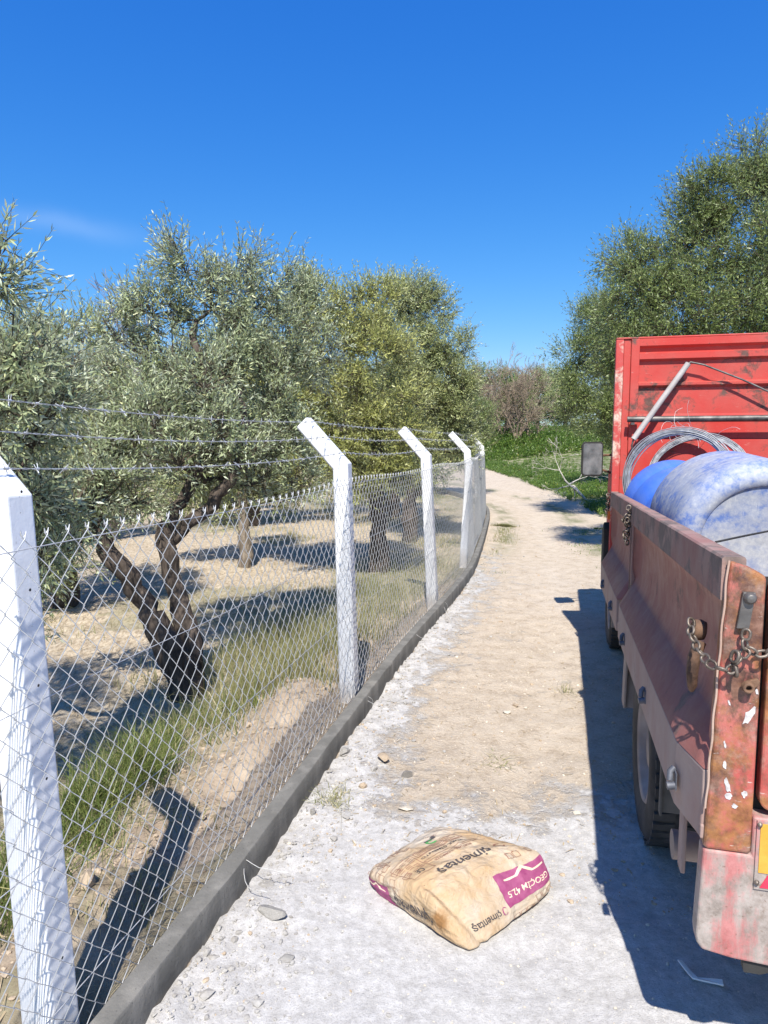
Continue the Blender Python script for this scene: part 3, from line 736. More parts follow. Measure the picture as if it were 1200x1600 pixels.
# ------------------------------------------------------------------ barbed wires
def build_barbed(idx, f, label):
    rng = np.random.default_rng(20 + idx)
    # anchor points on the arms; the near end carries on past the camera
    pts = []
    for (s, p, n, z0, lean) in POST_INFO:
        l = lean * POST_TOP + ARM[0] * f; z = POST_TOP + ARM[1] * f
        nrm = np.array([-ARM[1], ARM[0]]) / np.hypot(*ARM)
        l += nrm[0] * 0.062; z += nrm[1] * 0.062
        pts.append(np.array([p[0] + n[0] * l, p[1] + n[1] * l, z0 + z]))
    a = pts[0] + (pts[0] - pts[1])
    pts = [a] + pts
    seg = []
    for k in range(len(pts) - 1):
        t = np.linspace(0, 1, 60, endpoint=False)[:, None]
        q = pts[k] * (1 - t) + pts[k + 1] * t
        q[:, 2] -= 0.022 * (4 * t[:, 0] * (1 - t[:, 0])) * (1 + 0.4 * math.sin(k + idx))
        seg.append(q)
    C = np.vstack(seg + [pts[-1][None]])
    d = np.concatenate([[0], np.cumsum(np.linalg.norm(np.diff(C, axis=0), axis=1))])
    D = np.arange(0, d[-1], 0.02)
    C = np.stack([np.interp(D, d, C[:, i]) for i in range(3)], 1)
    T = np.gradient(C, axis=0); T /= np.linalg.norm(T, axis=1)[:, None]
    U = np.cross(T, [0, 0, 1.0]); U /= np.linalg.norm(U, axis=1)[:, None]; Wv = np.cross(T, U)
    Vs, Qs, off = [], [], 0
    for ph in (0, math.pi):
        a = D * 2 * math.pi / 0.07 + ph
        V, Qd = sweep_tube(C + 0.0019 * (np.cos(a)[:, None] * U + np.sin(a)[:, None] * Wv), 0.00105, 4)
        Vs.append(V); Qs.append(Qd + off); off += len(V)
    bi = np.arange(rng.integers(2, 5), len(D) - 1, 5)
    A, B = [], []
    for b in bi:
        for q in range(2):
            t = rng.uniform(0, 6.28)
            e = math.cos(t) * U[b] + math.sin(t) * Wv[b] + rng.uniform(-.5, .5) * T[b]; e /= np.linalg.norm(e)
            c0 = C[b] + T[b] * (q - .5) * 0.006
            A.append(c0 - e * 0.017); B.append(c0 + e * 0.017)
    V, Qd = prisms(A, B, 0.0011, 0.0009, 4); Vs.append(V); Qs.append(Qd + off); off += len(V)
    wr0 = [C[b] - T[b] * 0.006 for b in bi]; wr1 = [C[b] + T[b] * 0.006 for b in bi]
    V, Qd = prisms(wr0, wr1, 0.0038, 0.0038, 5); Vs.append(V); Qs.append(Qd + off)
    o = link('barbed_wire', mesh_np('barbed_wire', np.vstack(Vs), np.vstack(Qs), smooth=True), M['barb'])
    tag(o, label, 'barbed wire', 'barbed wires strung on the post arms')
build_barbed(0, 0.16, 'lowest strand of barbed wire, at the bend of the post arms')
build_barbed(1, 0.52, 'middle strand of barbed wire, halfway up the post arms')
build_barbed(2, 0.86, 'topmost strand of barbed wire, near the tips of the post arms')
# loose coils of wire hung on the arms beyond the corner
def build_loose_wire():
    rng = np.random.default_rng(33)
    mb = MB()
    p = POST_INFO[4][1]; n = POST_INFO[4][2]; z0 = POST_INFO[4][3]
    c = np.array([p[0] + n[0] * 0.2, p[1] - 0.35, z0 + 1.72])
    for k in range(7):
        t = np.linspace(0, 2 * math.pi * 1.2, 30) + rng.uniform(0, 6)
        r = rng.uniform(0.06, 0.14); q = rng.normal(0, 1, 3); q /= np.linalg.norm(q); u = np.cross(q, [0, 0, 1.]); u /= np.linalg.norm(u); w = np.cross(q, u)
        cc = c + np.array([n[0], n[1], 0]) * rng.uniform(-.12, .10) + np.array([0, 1, 0]) * rng.uniform(-.12, .12) + np.array([0, 0, rng.uniform(-.05, .05)])
        mb.tube(cc + r * (np.cos(t)[:, None] * u + np.sin(t)[:, None] * w) + rng.normal(0, .006, (30, 3)), 0.0025, 4)
    tag(mb.build('wire_tangle', M['barb']), 'grey tangle of loose wire hung on the arm behind the corner post', 'wire')
build_loose_wire()
# tie wires sticking out of the kerb
def build_ties():
    rng = np.random.default_rng(55)
    spots = [((405, 1332), 'long bent tie wire sticking out of the near kerb towards the road'), ((578, 1082), 'looped tie wire on the kerb beside the second post'), ((662, 990), 'thin tie wire hanging down the kerb between second and third post'), ((700, 938), 'forked tie wire on the kerb beside the third post')]
    for k, ((px, py), lab) in enumerate(spots):
        q = G(px, py, 0.13); s = arc_at(q[0], q[1]); z0 = 0.118
        a = on_path(np.array([s]), 0.004)[0]; n = a - on_path(np.array([s]), 1.004)[0]; tdir = np.array([-n[1], n[0]])
        mb = MB()
        L = 0.20 if k == 0 else 0.12
        for jj in range(2):
            p = np.array([a[0] - n[0] * 0.02, a[1] - n[1] * 0.02, z0 - 0.01 * jj]); pts = [p]
            d = np.array([n[0] * 0.9, n[1] * 0.9, -0.1 - 0.5 * jj]) + np.array([tdir[0], tdir[1], 0]) * (0.4 - 0.9 * jj)
            for i in range(7):
                d = d / np.linalg.norm(d) + rng.normal(0, 0.22, 3) + np.array([0, 0, -0.12]); p = p + d / np.linalg.norm(d) * L / 7
                p[2] = max(p[2], zt(p[0], p[1]) + 0.004); pts.append(p)
            mb.tube(pts, 0.0013, 5)
        tag(mb.build('tie_wire', M['tie']), lab, 'tie wire', 'tie wires left in the kerb')
build_ties()

# ------------------------------------------------------------------ trees
def leaves_from_shoots(O, D, L, n_pairs, ll, rng):
    """decussate pairs of lance-shaped leaves along every shoot"""
    N = len(O)
    ref = np.where(np.abs(D[:, 2:3]) < 0.9, np.array([[0, 0, 1.0]]), np.array([[1.0, 0, 0]]))
    u = np.cross(D, ref); u /= np.linalg.norm(u, axis=1)[:, None]; w = np.cross(D, u)
    ph0 = rng.uniform(0, 6.28, N)
    Vs, R = [], []
    srnd = rng.uniform(0, 1, N)
    for k in range(n_pairs):
        t = (k + 0.6) / n_pairs
        for sgn in (0, math.pi):
            ph = ph0 + k * math.pi / 2 + sgn + rng.normal(0, .35, N)
            perp = np.cos(ph)[:, None] * u + np.sin(ph)[:, None] * w
            a = np.radians(rng.normal(48, 13, N) - 18 * t)
            ld = D * np.cos(a)[:, None] + perp * np.sin(a)[:, None] + np.array([0, 0, -0.12])
            ld += rng.normal(0, .10, (N, 3)); ld /= np.linalg.norm(ld, axis=1)[:, None]
            wd = np.cross(ld, D) + rng.normal(0, .28, (N, 3)); wd /= np.linalg.norm(wd, axis=1)[:, None] + 1e-9
            s = ll * rng.uniform(0.72, 1.2, N) * (1 - 0.35 * t * t)
            b = O + D * (L * t)[:, None]
            hw = (s * rng.uniform(0.105, 0.145, N))[:, None]
            m = b + ld * (s * 0.46)[:, None]
            Vs.append(np.stack([b, m + wd * hw, b + ld * s[:, None], m - wd * hw], 1))
            R.append(np.clip(0.25 + 0.5 * srnd + rng.normal(0, .2, N), 0, 1))
    V = np.concatenate(Vs).reshape(-1, 3)
    return V, np.concatenate(R)

def make_tree(name, label, cat, base, trunks, clumps, leaf_mat, seed, ll=0.055, density=1.0, bark='bark', group=None, shoot=0.20, yellow_bias=0.0, pairs=5, limb_r=0.034):
    """base: foot on the ground; trunks: lists of (point, radius) in metres; clumps: (centre, radii) in metres"""
    rng = np.random.default_rng(seed)
    base = np.asarray(base, float)
    root = empty(name, base, 0, label, cat, group)
    tb = MB(); nodes = []; nrad = []
    for tr in trunks:
        pts = np.array([q[0] for q in tr], float) - base; rr = np.array([q[1] for q in tr], float)
        d = np.concatenate([[0], np.cumsum(np.linalg.norm(np.diff(pts, axis=0), axis=1))])
        n = max(8, int(d[-1] / 0.06)); t = np.linspace(0, d[-1], n)
        C = np.stack([np.interp(t, d, pts[:, i]) for i in range(3)], 1)
        for _ in range(3): C[1:-1] = 0.25 * C[:-2] + 0.5 * C[1:-1] + 0.25 * C[2:]
        C[1:-1] += 0.010 * rng.normal(0, 1, (n - 2, 3))
        r = np.interp(t, d, rr) * (1 + 0.10 * np.sin(t * 9 + seed) + rng.normal(0, .04, n))
        V, Qd = sweep_tube(C, r, 14)
        ang = np.tile(np.arange(14), n); hh = np.repeat(t, 14)
        lump = 1 + 0.26 * fbm(ang * 0.62 + 40 * np.sin(ang * 0.448), hh * 5.0, seed, 3) + 0.05 * np.sin(ang * 1.35 + hh * 2)
        V = np.repeat(C, 14, 0) + (V - np.repeat(C, 14, 0)) * lump[:, None]
        tb.add(V, Qd, 0, True)
        nodes += list(C[n // 2:]); nrad += list(r[n // 2:])
    # limbs
    order = sorted(range(len(clumps)), key=lambda i: min(np.linalg.norm(np.asarray(clumps[i][0]) - base - q) for q in nodes))
    tw_V, tw_Q, off = [], [], 0
    O_all, D_all, L_all = [], [], []
    for i in order:
        c, r3 = np.asarray(clumps[i][0], float) - base, np.asarray(clumps[i][1], float)
        hub = c - np.array([0, 0, 0.25 * r3[2]])
        dist = [np.linalg.norm(hub - q) + (0.8 * max(0, q[2] - hub[2])) for q in nodes]; k = int(np.argmin(dist))
        A = nodes[k]; L = np.linalg.norm(hub - A)
        t = np.linspace(0, 1, max(5, int(L / 0.12)))[:, None]
        mid = (A + hub) / 2 + rng.normal(0, .08, 3) * L + np.array([0, 0, -0.06 * L])
        C = (1 - t) ** 2 * A + 2 * t * (1 - t) * mid + t ** 2 * hub
        C[1:-1] += rng.normal(0, .008, (len(C) - 2, 3))
        ra = min(nrad[k] * 0.75, limb_r); rb = ra * 0.5
        rr = np.linspace(ra, rb, len(C))
        V, Qd = sweep_tube(C, rr, 7); tb.add(V, Qd, 0, True)
        nodes += list(C[len(C) // 2:]); nrad += list(rr[len(C) // 2:])
        # sub-branches to sprays
        rm = float(np.mean(r3))
        nsub = int(np.clip(10 + 16 * rm, 10, 34))
        q = rng.normal(0, 1, (nsub, 3)); q /= np.linalg.norm(q, axis=1)[:, None]; q *= rng.uniform(0.25, 1.0, nsub)[:, None] ** 0.5
        subs = c + q * r3 * 0.80
        for sb in subs:
            m = (hub + sb) / 2 + rng.normal(0, .06, 3) * rm
            t = np.linspace(0, 1, 5)[:, None]
            V, Qd = sweep_tube((1 - t) ** 2 * hub + 2 * t * (1 - t) * m + t ** 2 * sb, np.linspace(rb * 0.6, 0.004, 5), 5)
            tw_V.append(V); tw_Q.append(Qd + off); off += len(V)
        leaf_area = 0.56 * ll * ll * 0.25
        n_leaf = density * 4.0 * math.pi * r3[0] * r3[2] / leaf_area
        n_sh = int(n_leaf / (pairs * 2))
        wgt = rng.uniform(0.15, 1.9, nsub); si = rng.choice(nsub, n_sh, p=wgt / wgt.sum())
        spread = 0.29 * r3
        O = subs[si] + rng.normal(0, 0.55, (n_sh, 3)) * spread
        out = (O - c) / r3; out /= np.linalg.norm(out, axis=1)[:, None] + 1e-9
        D = 0.75 * out + np.array([0, 0, 0.50]) + rng.normal(0, 0.5, (n_sh, 3)); D /= np.linalg.norm(D, axis=1)[:, None]
        Ls = shoot * rng.uniform(0.55, 1.5, n_sh)
        O_all.append(O); D_all.append(D); L_all.append(Ls)
        # a fine twig from the spray's branch to the shoot and along it
        keep = rng.random(n_sh) < 0.55
        V, Qd = prisms(subs[si][keep], O[keep], 0.003, 0.002); tw_V.append(V); tw_Q.append(Qd + off); off += len(V)
        V, Qd = prisms(O, O + D * Ls[:, None], 0.0017, 0.0008); tw_V.append(V); tw_Q.append(Qd + off); off += len(V)
    tb.build('trunk', M[bark], root)
    link('branch', mesh_np('branch', np.vstack(tw_V), np.vstack(tw_Q), smooth=True), M['twig'], root)
    O = np.vstack(O_all); D = np.vstack(D_all); L = np.concatenate(L_all)
    V, R = leaves_from_shoots(O, D, L, pairs, ll, rng)
    R = np.clip(R + yellow_bias, 0, 1)
    link('crown', mesh_np('crown', V, np.arange(len(V)).reshape(-1, 4), face_attr={'rnd': R}), M[leaf_mat], root)
    return root

def cl(px, py, Y, r_px, asp=1.0, dep=1.0):
    r = r_px * Y / F_PX
    return (P(px, py, Y), (r, r * dep, r * asp))
def gz(px, py):
    """first ground point under a pixel, on the real terrain"""
    d = _ray(px, py); t = np.concatenate([np.arange(0.5, 12, 0.02), np.arange(12, 90, 0.1)])
    q = np.array([0, 0, EYE]) + d * t[:, None]
    k = np.argmax(q[:, 2] < terrain(q[:, 0], q[:, 1]))
    r = q[k] if q[k, 2] < terrain(q[k:k+1, 0], q[k:k+1, 1])[0] + 1e-6 else q[np.argmin(np.abs(t - 38))]
    return np.array([r[0], r[1], zt(r[0], r[1])])
def gp(x, y): return np.array([x, y, zt(x, y)])

# 1 near olive at the left edge
b = gp(-2.55, 3.0)
make_tree('olive_tree', 'nearest olive tree, big dark leaves hanging over the left edge behind the first post', 'tree', b,
          [[(b - [0, 0, .1], .12), (b + [.1, .05, .5], .095), (b + [.25, .1, 1.0], .08), (b + [.4, .1, 1.5], .06)]],
          [cl(-40, 440, 2.75, 70), cl(-2, 388, 2.7, 22, 2.2), cl(20, 545, 2.8, 70), cl(-20, 640, 2.7, 90), cl(60, 650, 3.0, 72), cl(10, 760, 2.9, 80), cl(88, 770, 3.2, 60), cl(60, 870, 3.1, 66), cl(40, 960, 3.0, 50), cl(85, 560, 3.3, 44), ((-2.35, 2.15, 2.45), (.5, .5, .42)), ((-1.95, 1.45, 2.7), (.42, .42, .36)), ((-2.8, 2.6, 2.7), (.6, .6, .5)), ((-2.9, 1.6, 2.2), (.5, .5, .45)), ((-2.35, 1.0, 2.9), (.45, .45, .4))],
          'leaf_grey', 11, 0.050, 0.95, 'bark', 'olive trees of the grove', 0.17)
# 2 the double-trunked olive
b = gz(290, 1092)
def up(px, py, Y): return P(px, py, Y)
make_tree('olive_tree', 'olive tree with two dark leaning trunks rising from one stump behind the fence', 'tree', b,
          [[(b - [0, 0, .08], .118), (b + [-.03, 0.03, .10], .092), (up(268, 1015, 4.33), 0.0903), (up(235, 960, 4.33), 0.0731), (up(205, 905, 4.3), 0.0645), (up(168, 860, 4.25), 0.0533), (up(145, 800, 4.3), 0.0430), (up(150, 740, 4.5), 0.0344)],
           [(b - [0, -.04, .08], .098), (b + [0.03, 0.06, .12], .082), (up(292, 985, 4.42), 0.0731), (up(275, 930, 4.45), 0.0619), (up(262, 870, 4.5), 0.0568), (up(258, 820, 4.55), 0.0533), (up(292, 770, 4.65), 0.0473), (up(330, 700, 4.75), 0.0387), (up(325, 610, 4.85), 0.0301), (up(300, 520, 4.95), 0.0241)],
           [(up(262, 850, 4.52), 0.0473), (up(330, 790, 4.6), 0.0430), (up(365, 745, 4.6), 0.0361), (up(385, 690, 4.7), 0.0301), (up(375, 600, 4.9), 0.0241)]],
          [cl(290, 412, 5.0, 46, 1.15), cl(238, 478, 5.0, 52), cl(330, 468, 5.1, 60), cl(398, 466, 5.2, 58), cl(442, 520, 5.3, 60), cl(270, 560, 5.0, 82), cl(352, 565, 5.1, 80), cl(185, 520, 4.9, 44), cl(205, 470, 5.0, 34), cl(370, 420, 5.2, 40), cl(430, 450, 5.4, 46), cl(480, 480, 5.6, 44), cl(490, 560, 5.6, 50), cl(200, 600, 4.8, 66), cl(430, 610, 5.2, 66), cl(300, 660, 5.0, 76), cl(385, 670, 5.0, 62), cl(210, 690, 4.6, 60), cl(440, 700, 5.1, 46), cl(160, 770, 4.3, 60, 0.8), cl(110, 830, 4.2, 42), cl(215, 775, 4.4, 40), cl(345, 740, 4.9, 36), cl(395, 745, 5.0, 50), cl(300, 735, 4.9, 48), cl(460, 745, 5.2, 42), cl(435, 660, 5.2, 60), cl(150, 700, 4.4, 56), cl(120, 770, 4.1, 56), cl(280, 715, 4.4, 46), cl(345, 672, 4.5, 46), cl(240, 655, 4.4, 46), cl(320, 595, 4.6, 52), cl(385, 715, 4.6, 42), cl(60, 800, 4.2, 50)],
          'leaf_grey', 23, 0.051, 0.74, 'bark', 'olive trees of the grove', 0.17)
# 3 low one behind it on the left
b = gp(-3.3, 6.9)
make_tree('olive_tree', 'olive tree behind the nearest one, its crown ending at the bare mauve tree', 'tree', b,
          [[(b - [0, 0, .1], .13), (b + [.05, 0, .6], .10), (b + [.1, 0, 1.3], .07)]],
          [cl(125, 530, 6.6, 50), cl(60, 560, 6.8, 70), cl(150, 610, 6.6, 62), cl(90, 650, 6.6, 80), cl(170, 690, 6.4, 60), cl(30, 700, 6.6, 80), cl(120, 740, 6.6, 60), cl(-40, 560, 6.8, 80), cl(45, 800, 6.8, 60), cl(140, 790, 6.6, 56), cl(-20, 780, 6.8, 70), cl(190, 760, 6.6, 50), cl(100, 850, 6.4, 50), cl(40, 880, 6.4, 60)],
          'leaf_olive', 31, 0.058, 0.9, 'bark', 'olive trees of the grove', 0.2)
# 4 yellow-green one beyond the second post
b = gz(592, 892)
make_tree('olive_tree', 'yellow green olive tree with a straight dark trunk beyond the second post', 'tree', b,
          [[(b - [0, 0, .1], .15), (b + [0, 0, .5], .11), (b + [-.05, 0, 1.2], .095), (b + [.05, 0, 1.9], .06)], [(b + [0, 0, 1.0], .07), (b + [-.45, 0, 1.6], .05), (b + [-.7, 0, 2.2], .035)]],
          [cl(480, 470, 8.6, 44), cl(470, 690, 8.4, 46), cl(430, 560, 8.6, 56), cl(430, 640, 8.5, 56), cl(505, 488, 8.3, 56), cl(560, 492, 8.4, 55), cl(592, 462, 8.5, 34), cl(520, 560, 8.2, 66), cl(590, 560, 8.2, 70), cl(480, 620, 8.1, 58), cl(550, 640, 8.0, 72), cl(610, 640, 8.0, 60), cl(520, 700, 8.0, 46), cl(590, 700, 8.0, 50, .8), cl(465, 560, 8.4, 50), cl(640, 690, 8.0, 40), cl(480, 735, 8.0, 44), cl(545, 745, 8.0, 40), cl(620, 735, 8.1, 36)],
          'leaf_yellow', 43, 0.060, 0.9, 'bark', 'olive trees of the grove', 0.2)
# 5 right-hand end of the row
b = gz(640, 845)
make_tree('olive_tree', 'tallest far olive of the left row, its grey green crown ending beside the lane', 'tree', b,
          [[(b - [0, 0, .1], .15), (b + [0, 0, .6], .11), (b + [.1, 0, 1.5], .09), (b + [.15, 0, 2.4], .06)]],
          [cl(640, 450, 11.3, 40), cl(612, 490, 11.3, 50), cl(668, 485, 11.3, 50), cl(640, 560, 11.3, 66), cl(695, 545, 11.3, 48), cl(690, 610, 11.3, 56), cl(655, 640, 11.3, 60), cl(718, 600, 11.3, 30), cl(705, 655, 11.3, 40), cl(620, 620, 11.3, 50), cl(725, 545, 11.3, 16, 1.6), cl(670, 690, 11.3, 36, .7), cl(660, 735, 11.3, 36, .8), cl(715, 700, 11.3, 32)],
          'leaf_olive', 53, 0.062, 0.9, 'bark', 'olive trees of the grove', 0.22)
# 6 small one with the pale trunk
b = gz(383, 884)
make_tree('olive_tree', 'small olive tree with a thin pale trunk standing on the straw behind the two trunks', 'tree', b,
          [[(b - [0, 0, .1], .10), (b + [0, 0, .5], .075), (b + [-.03, 0, 1.1], .07), (b + [.1, 0, 1.7], .05)]],
          [cl(380, 640, 9.3, 60), cl(330, 690, 9.3, 50), cl(440, 680, 9.3, 50), cl(400, 730, 9.2, 44), cl(470, 740, 9.0, 44), cl(300, 740, 9.3, 50), cl(350, 750, 9.2, 46), cl(360, 560, 9.4, 60), cl(280, 775, 9.3, 40), cl(345, 785, 9.2, 36), cl(430, 770, 9.2, 40)],
          'leaf_olive', 61, 0.062, 0.85, 'bark_grey', 'olive trees of the grove', 0.22)
# more of the grove further back
def back_tree(x, y, h, r, mat, seed, label, group='olive trees of the grove', ll=0.085, dens=0.8):
    b = gp(x, y); rng = np.random.default_rng(seed)
    cs = []
    for k in range(9):
        t = rng.uniform(0, 6.28); d = r * math.sqrt(rng.uniform(0.05, 0.75))
        zc = h * rng.uniform(0.34, 0.86) - 0.25 * d
        rr = r * rng.uniform(0.36, 0.55)
        cs.append((b + [d * math.cos(t), d * math.sin(t), zc], (rr, rr, rr * 0.9)))
    cs.append((b + [0, 0, h * 0.8], (r * .5, r * .5, h * 0.18)))
    return make_tree('olive_tree', label, 'tree', b, [[(b - [0, 0, .1], .16), (b + [0, 0, .6], .12), (b + [.1, 0, h * .45], .08)]], cs, mat, seed, ll, dens, 'bark', group, 0.28)
back_tree(-6.2, 11.5, 3.6, 1.7, 'leaf_olive', 71, 'broad olive tree far back at the left, seen between the near crowns')
back_tree(-2.6, 13.5, 3.5, 1.6, 'leaf_grey', 72, 'grey olive tree standing beyond the small pale trunked one')
back_tree(0.2, 15.0, 3.7, 1.7, 'leaf_olive', 73, 'olive tree beyond the yellow green one, deep in the grove')
back_tree(1.0, 20.0, 4.0, 1.8, 'leaf_dark', 74, 'dark olive tree beyond the far end of the left row')
back_tree(-5.0, 19.0, 4.0, 2.0, 'leaf_olive', 75, 'distant olive tree closing the grove behind the straw clearing')
back_tree(-10.5, 17.5, 4.2, 2.2, 'leaf_olive', 76, 'distant olive tree behind the left crowns, farthest left')
# right of the lane
b = gp(5.6, 9.6)
make_tree('olive_tree', 'huge dark green olive tree towering behind the red headboard', 'tree', b,
          [[(b - [0, 0, .1], .24), (b + [0, 0, .8], .18), (b + [-.1, 0, 1.8], .15), (b + [-.2, 0, 3.0], .10)], [(b + [0, 0, 1.2], .12), (b + [-.8, 0, 2.2], .09), (b + [-1.4, 0, 3.0], .05)]],
          [cl(1182, 262, 9.4, 42, 1.2), cl(1235, 270, 9.6, 70), cl(1110, 305, 9.4, 52), cl(1165, 330, 9.3, 78), cl(1075, 345, 9.5, 38), cl(1100, 400, 9.2, 74), cl(1190, 420, 9.0, 96), cl(1025, 425, 9.3, 56), cl(1060, 490, 9.0, 78), cl(1150, 510, 8.9, 88), cl(985, 405, 9.6, 44), cl(985, 485, 9.3, 56), cl(1000, 560, 9.2, 62), cl(1090, 590, 9.0, 80), cl(1230, 540, 9.0, 100), cl(1300, 400, 9.6, 120), cl(1320, 560, 9.4, 110), cl(965, 560, 9.4, 36), cl(1170, 620, 9.0, 70)],
          'leaf_dark', 83, 0.066, 1.02, 'bark', 'olive trees right of the lane', 0.26)
b = gp(5.55, 15.6)
make_tree('olive_tree', 'olive tree right of the lane with its trunk showing behind the wing mirror', 'tree', b,
          [[(b - [0, 0, .1], .17), (b + [0, 0, .6], .12), (b + [-.1, 0, 1.4], .10), (b + [0, 0, 2.6], .06)]],
          [cl(925, 512, 14.6, 36), cl(960, 500, 15, 46), cl(905, 560, 14.5, 40), cl(950, 570, 14.6, 56), cl(900, 612, 14.4, 32), cl(940, 640, 14.4, 46), cl(990, 600, 15, 56), cl(1000, 520, 15.4, 50), cl(985, 660, 14.8, 40), cl(888, 590, 14.8, 20), cl(895, 650, 14.4, 26), cl(930, 480, 15.2, 22)],
          'leaf_dark', 91, 0.080, 1.0, 'bark', 'olive trees right of the lane', 0.3)
back_tree(8.2, 22.5, 4.4, 2.0, 'leaf_dark', 92, 'olive tree farther up the right side, seen past the mirror tree', 'olive trees right of the lane')
back_tree(10.5, 14.0, 5.0, 2.4, 'leaf_dark', 93, 'olive tree behind the huge one, out beyond the headboard', 'olive trees right of the lane')
# far woods closing the lane
def top_at(px, py, Y):
    q = P(px, py, Y); return q[0], Y, q[2] - zt(q[0], Y)
far = [(*top_at(764, 566, 47)[:2], top_at(764, 566, 47)[2], 2.6, 'leaf_dark', 101, 'far round green tree above the left bare brown shrub'),
       (*top_at(800, 612, 52)[:2], top_at(800, 612, 52)[2], 2.2, 'leaf_olive', 108, 'low far tree seen through the middle of the bare brown shrubs'),
       (*top_at(842, 572, 50)[:2], top_at(842, 572, 50)[2], 2.6, 'leaf_olive', 102, 'far grey green tree right of the bare brown shrubs'),
       (*top_at(885, 585, 45)[:2], top_at(885, 585, 45)[2], 2.6, 'leaf_olive', 103, 'far grey green tree just left of the right hand olives'),
       (*top_at(730, 588, 46)[:2], top_at(730, 588, 46)[2], 2.6, 'leaf_dark', 104, 'far dark tree behind the left row at the end of the lane'),
       (17.5, 37, 5.0, 2.8, 'leaf_dark', 105, 'far tree hidden low behind the right hand olives'), (-5, 44, 5.5, 3.2, 'leaf_olive', 106, 'far tree across the grove, behind the left row'),
       (*top_at(818, 588, 58)[:2], top_at(818, 588, 58)[2], 2.6, 'leaf_dark', 107, 'farthest dark tree crown on the skyline over the lane'),
       (-12, 30, 5.5, 3.0, 'leaf_olive', 109, 'wide olive tree far across the grove at the left'), (-18, 24, 5.5, 3.0, 'leaf_dark', 110, 'dark tree at the far left edge of the grove'),
       (-2, 30, 4.8, 2.6, 'leaf_olive', 111, 'olive tree far back in the middle of the grove'), (-8, 25, 4.4, 2.3, 'leaf_grey', 112, 'grey olive tree far back behind the clearing')]
for x, y, h, r, m, sd, lab in far: back_tree(x, y, h, r, m, sd, lab, 'far trees at the end of the lane', 0.17, 0.75)

# bare, twiggy shrubs: recursive branching
def bare_tree(name, label, base, h, spread, mat, seed, stems=6, depth=5, r0=0.035, fan=0.55, lean=(0, 0), group=None, droop=0.0, cat='shrub', twig_r=1.0):
    rng = np.random.default_rng(seed)
    root = empty(name, base, 0, label, cat, group)
    A, B, RA, RB = [], [], [], []
    def grow(p, d, L, r, lev):
        n = 3
        for _ in range(n):
            q = p + d * L / n
            A.append(p); B.append(q); RA.append(r); RB.append(r * 0.86)
            p = q; r *= 0.86
            d = d + rng.normal(0, .13, 3) + np.array([0, 0, 0.05 - droop]); d /= np.linalg.norm(d)
        if lev == 0: return
        for _ in range(rng.integers(2, 4)):
            e = d + rng.normal(0, fan, 3) + np.array([0, 0, 0.08 - droop]); e /= np.linalg.norm(e)
            grow(p, e, L * rng.uniform(0.58, 0.85), r * 0.72, lev - 1)
    for k in range(stems):
        t = rng.uniform(0, 6.28)
        d = np.array([math.cos(t) * spread + lean[0], math.sin(t) * spread + lean[1], 1.0]); d /= np.linalg.norm(d)
        grow(np.array([math.cos(t), math.sin(t), 0]) * 0.12 * spread - np.array([0, 0, .05]), d, h * rng.uniform(0.26, 0.36), r0 * rng.uniform(0.7, 1.1), depth)
    RA, RB = np.array(RA), np.array(RB)
    big = RA > r0 * 0.42
    A, B = np.array(A), np.array(B)
    V, Qd = prisms(A[big], B[big], RA[big], RB[big], 6); link('trunk', mesh_np('trunk', V, Qd, smooth=True), mat, root)
    V, Qd = prisms(A[~big], B[~big], np.maximum(RA[~big] * twig_r, 0.004 if h < 2.1 or h == 4.0 and stems == 6 else 0.009), np.maximum(RB[~big] * twig_r, 0.003 if h < 2.1 or h == 4.0 and stems == 6 else 0.007), 3); link('crown', mesh_np('crown', V, Qd, smooth=True), mat, root)
    return root
b = gz(785, 682); bare_tree('bare_shrub', 'wide bare brown shrub in the middle of the bank at the lane end', b, 4.3, 0.5, M['twig_brown'], 5, 12, 5, 0.06, 0.5, group='bare brown shrubs on the bank')
b = gz(762, 690); bare_tree('bare_shrub', 'bare brown shrub at the left of the bank, half behind the olive row', b, 4.0, 0.5, M['twig_brown'], 6, 10, 5, 0.06, 0.5, group='bare brown shrubs on the bank')
b = gz(806, 690); bare_tree('bare_shrub', 'bare brown shrub with a pale forked stem right of the middle one', b, 4.0, 0.4, M['twig_brown'], 7, 9, 5, 0.06, 0.45, group='bare brown shrubs on the bank')
b = gz(832, 688); bare_tree('bare_shrub', 'low bare brown shrub at the right end of the bank', b, 2.2, 0.6, M['twig_brown'], 8, 9, 4, 0.045, 0.5, group='bare brown shrubs on the bank')
b = gp(4.95 + 0.6, 18.6); bare_tree('dead_tree', 'bleached white dead tree arching left over the green verge', b, 2.0, 0.25, M['twig_pale'], 15, 2, 5, 0.05, 0.5, (-0.75, 0.2), None, 0.04, 'tree', 1.4)
b = gp(-4.7, 11.6); bare_tree('bare_tree', 'leafless mauve grey tree showing above the left crowns', b, 4.0, 0.28, M['twig_mauve'], 17, 6, 6, 0.05, 0.36, cat='tree')

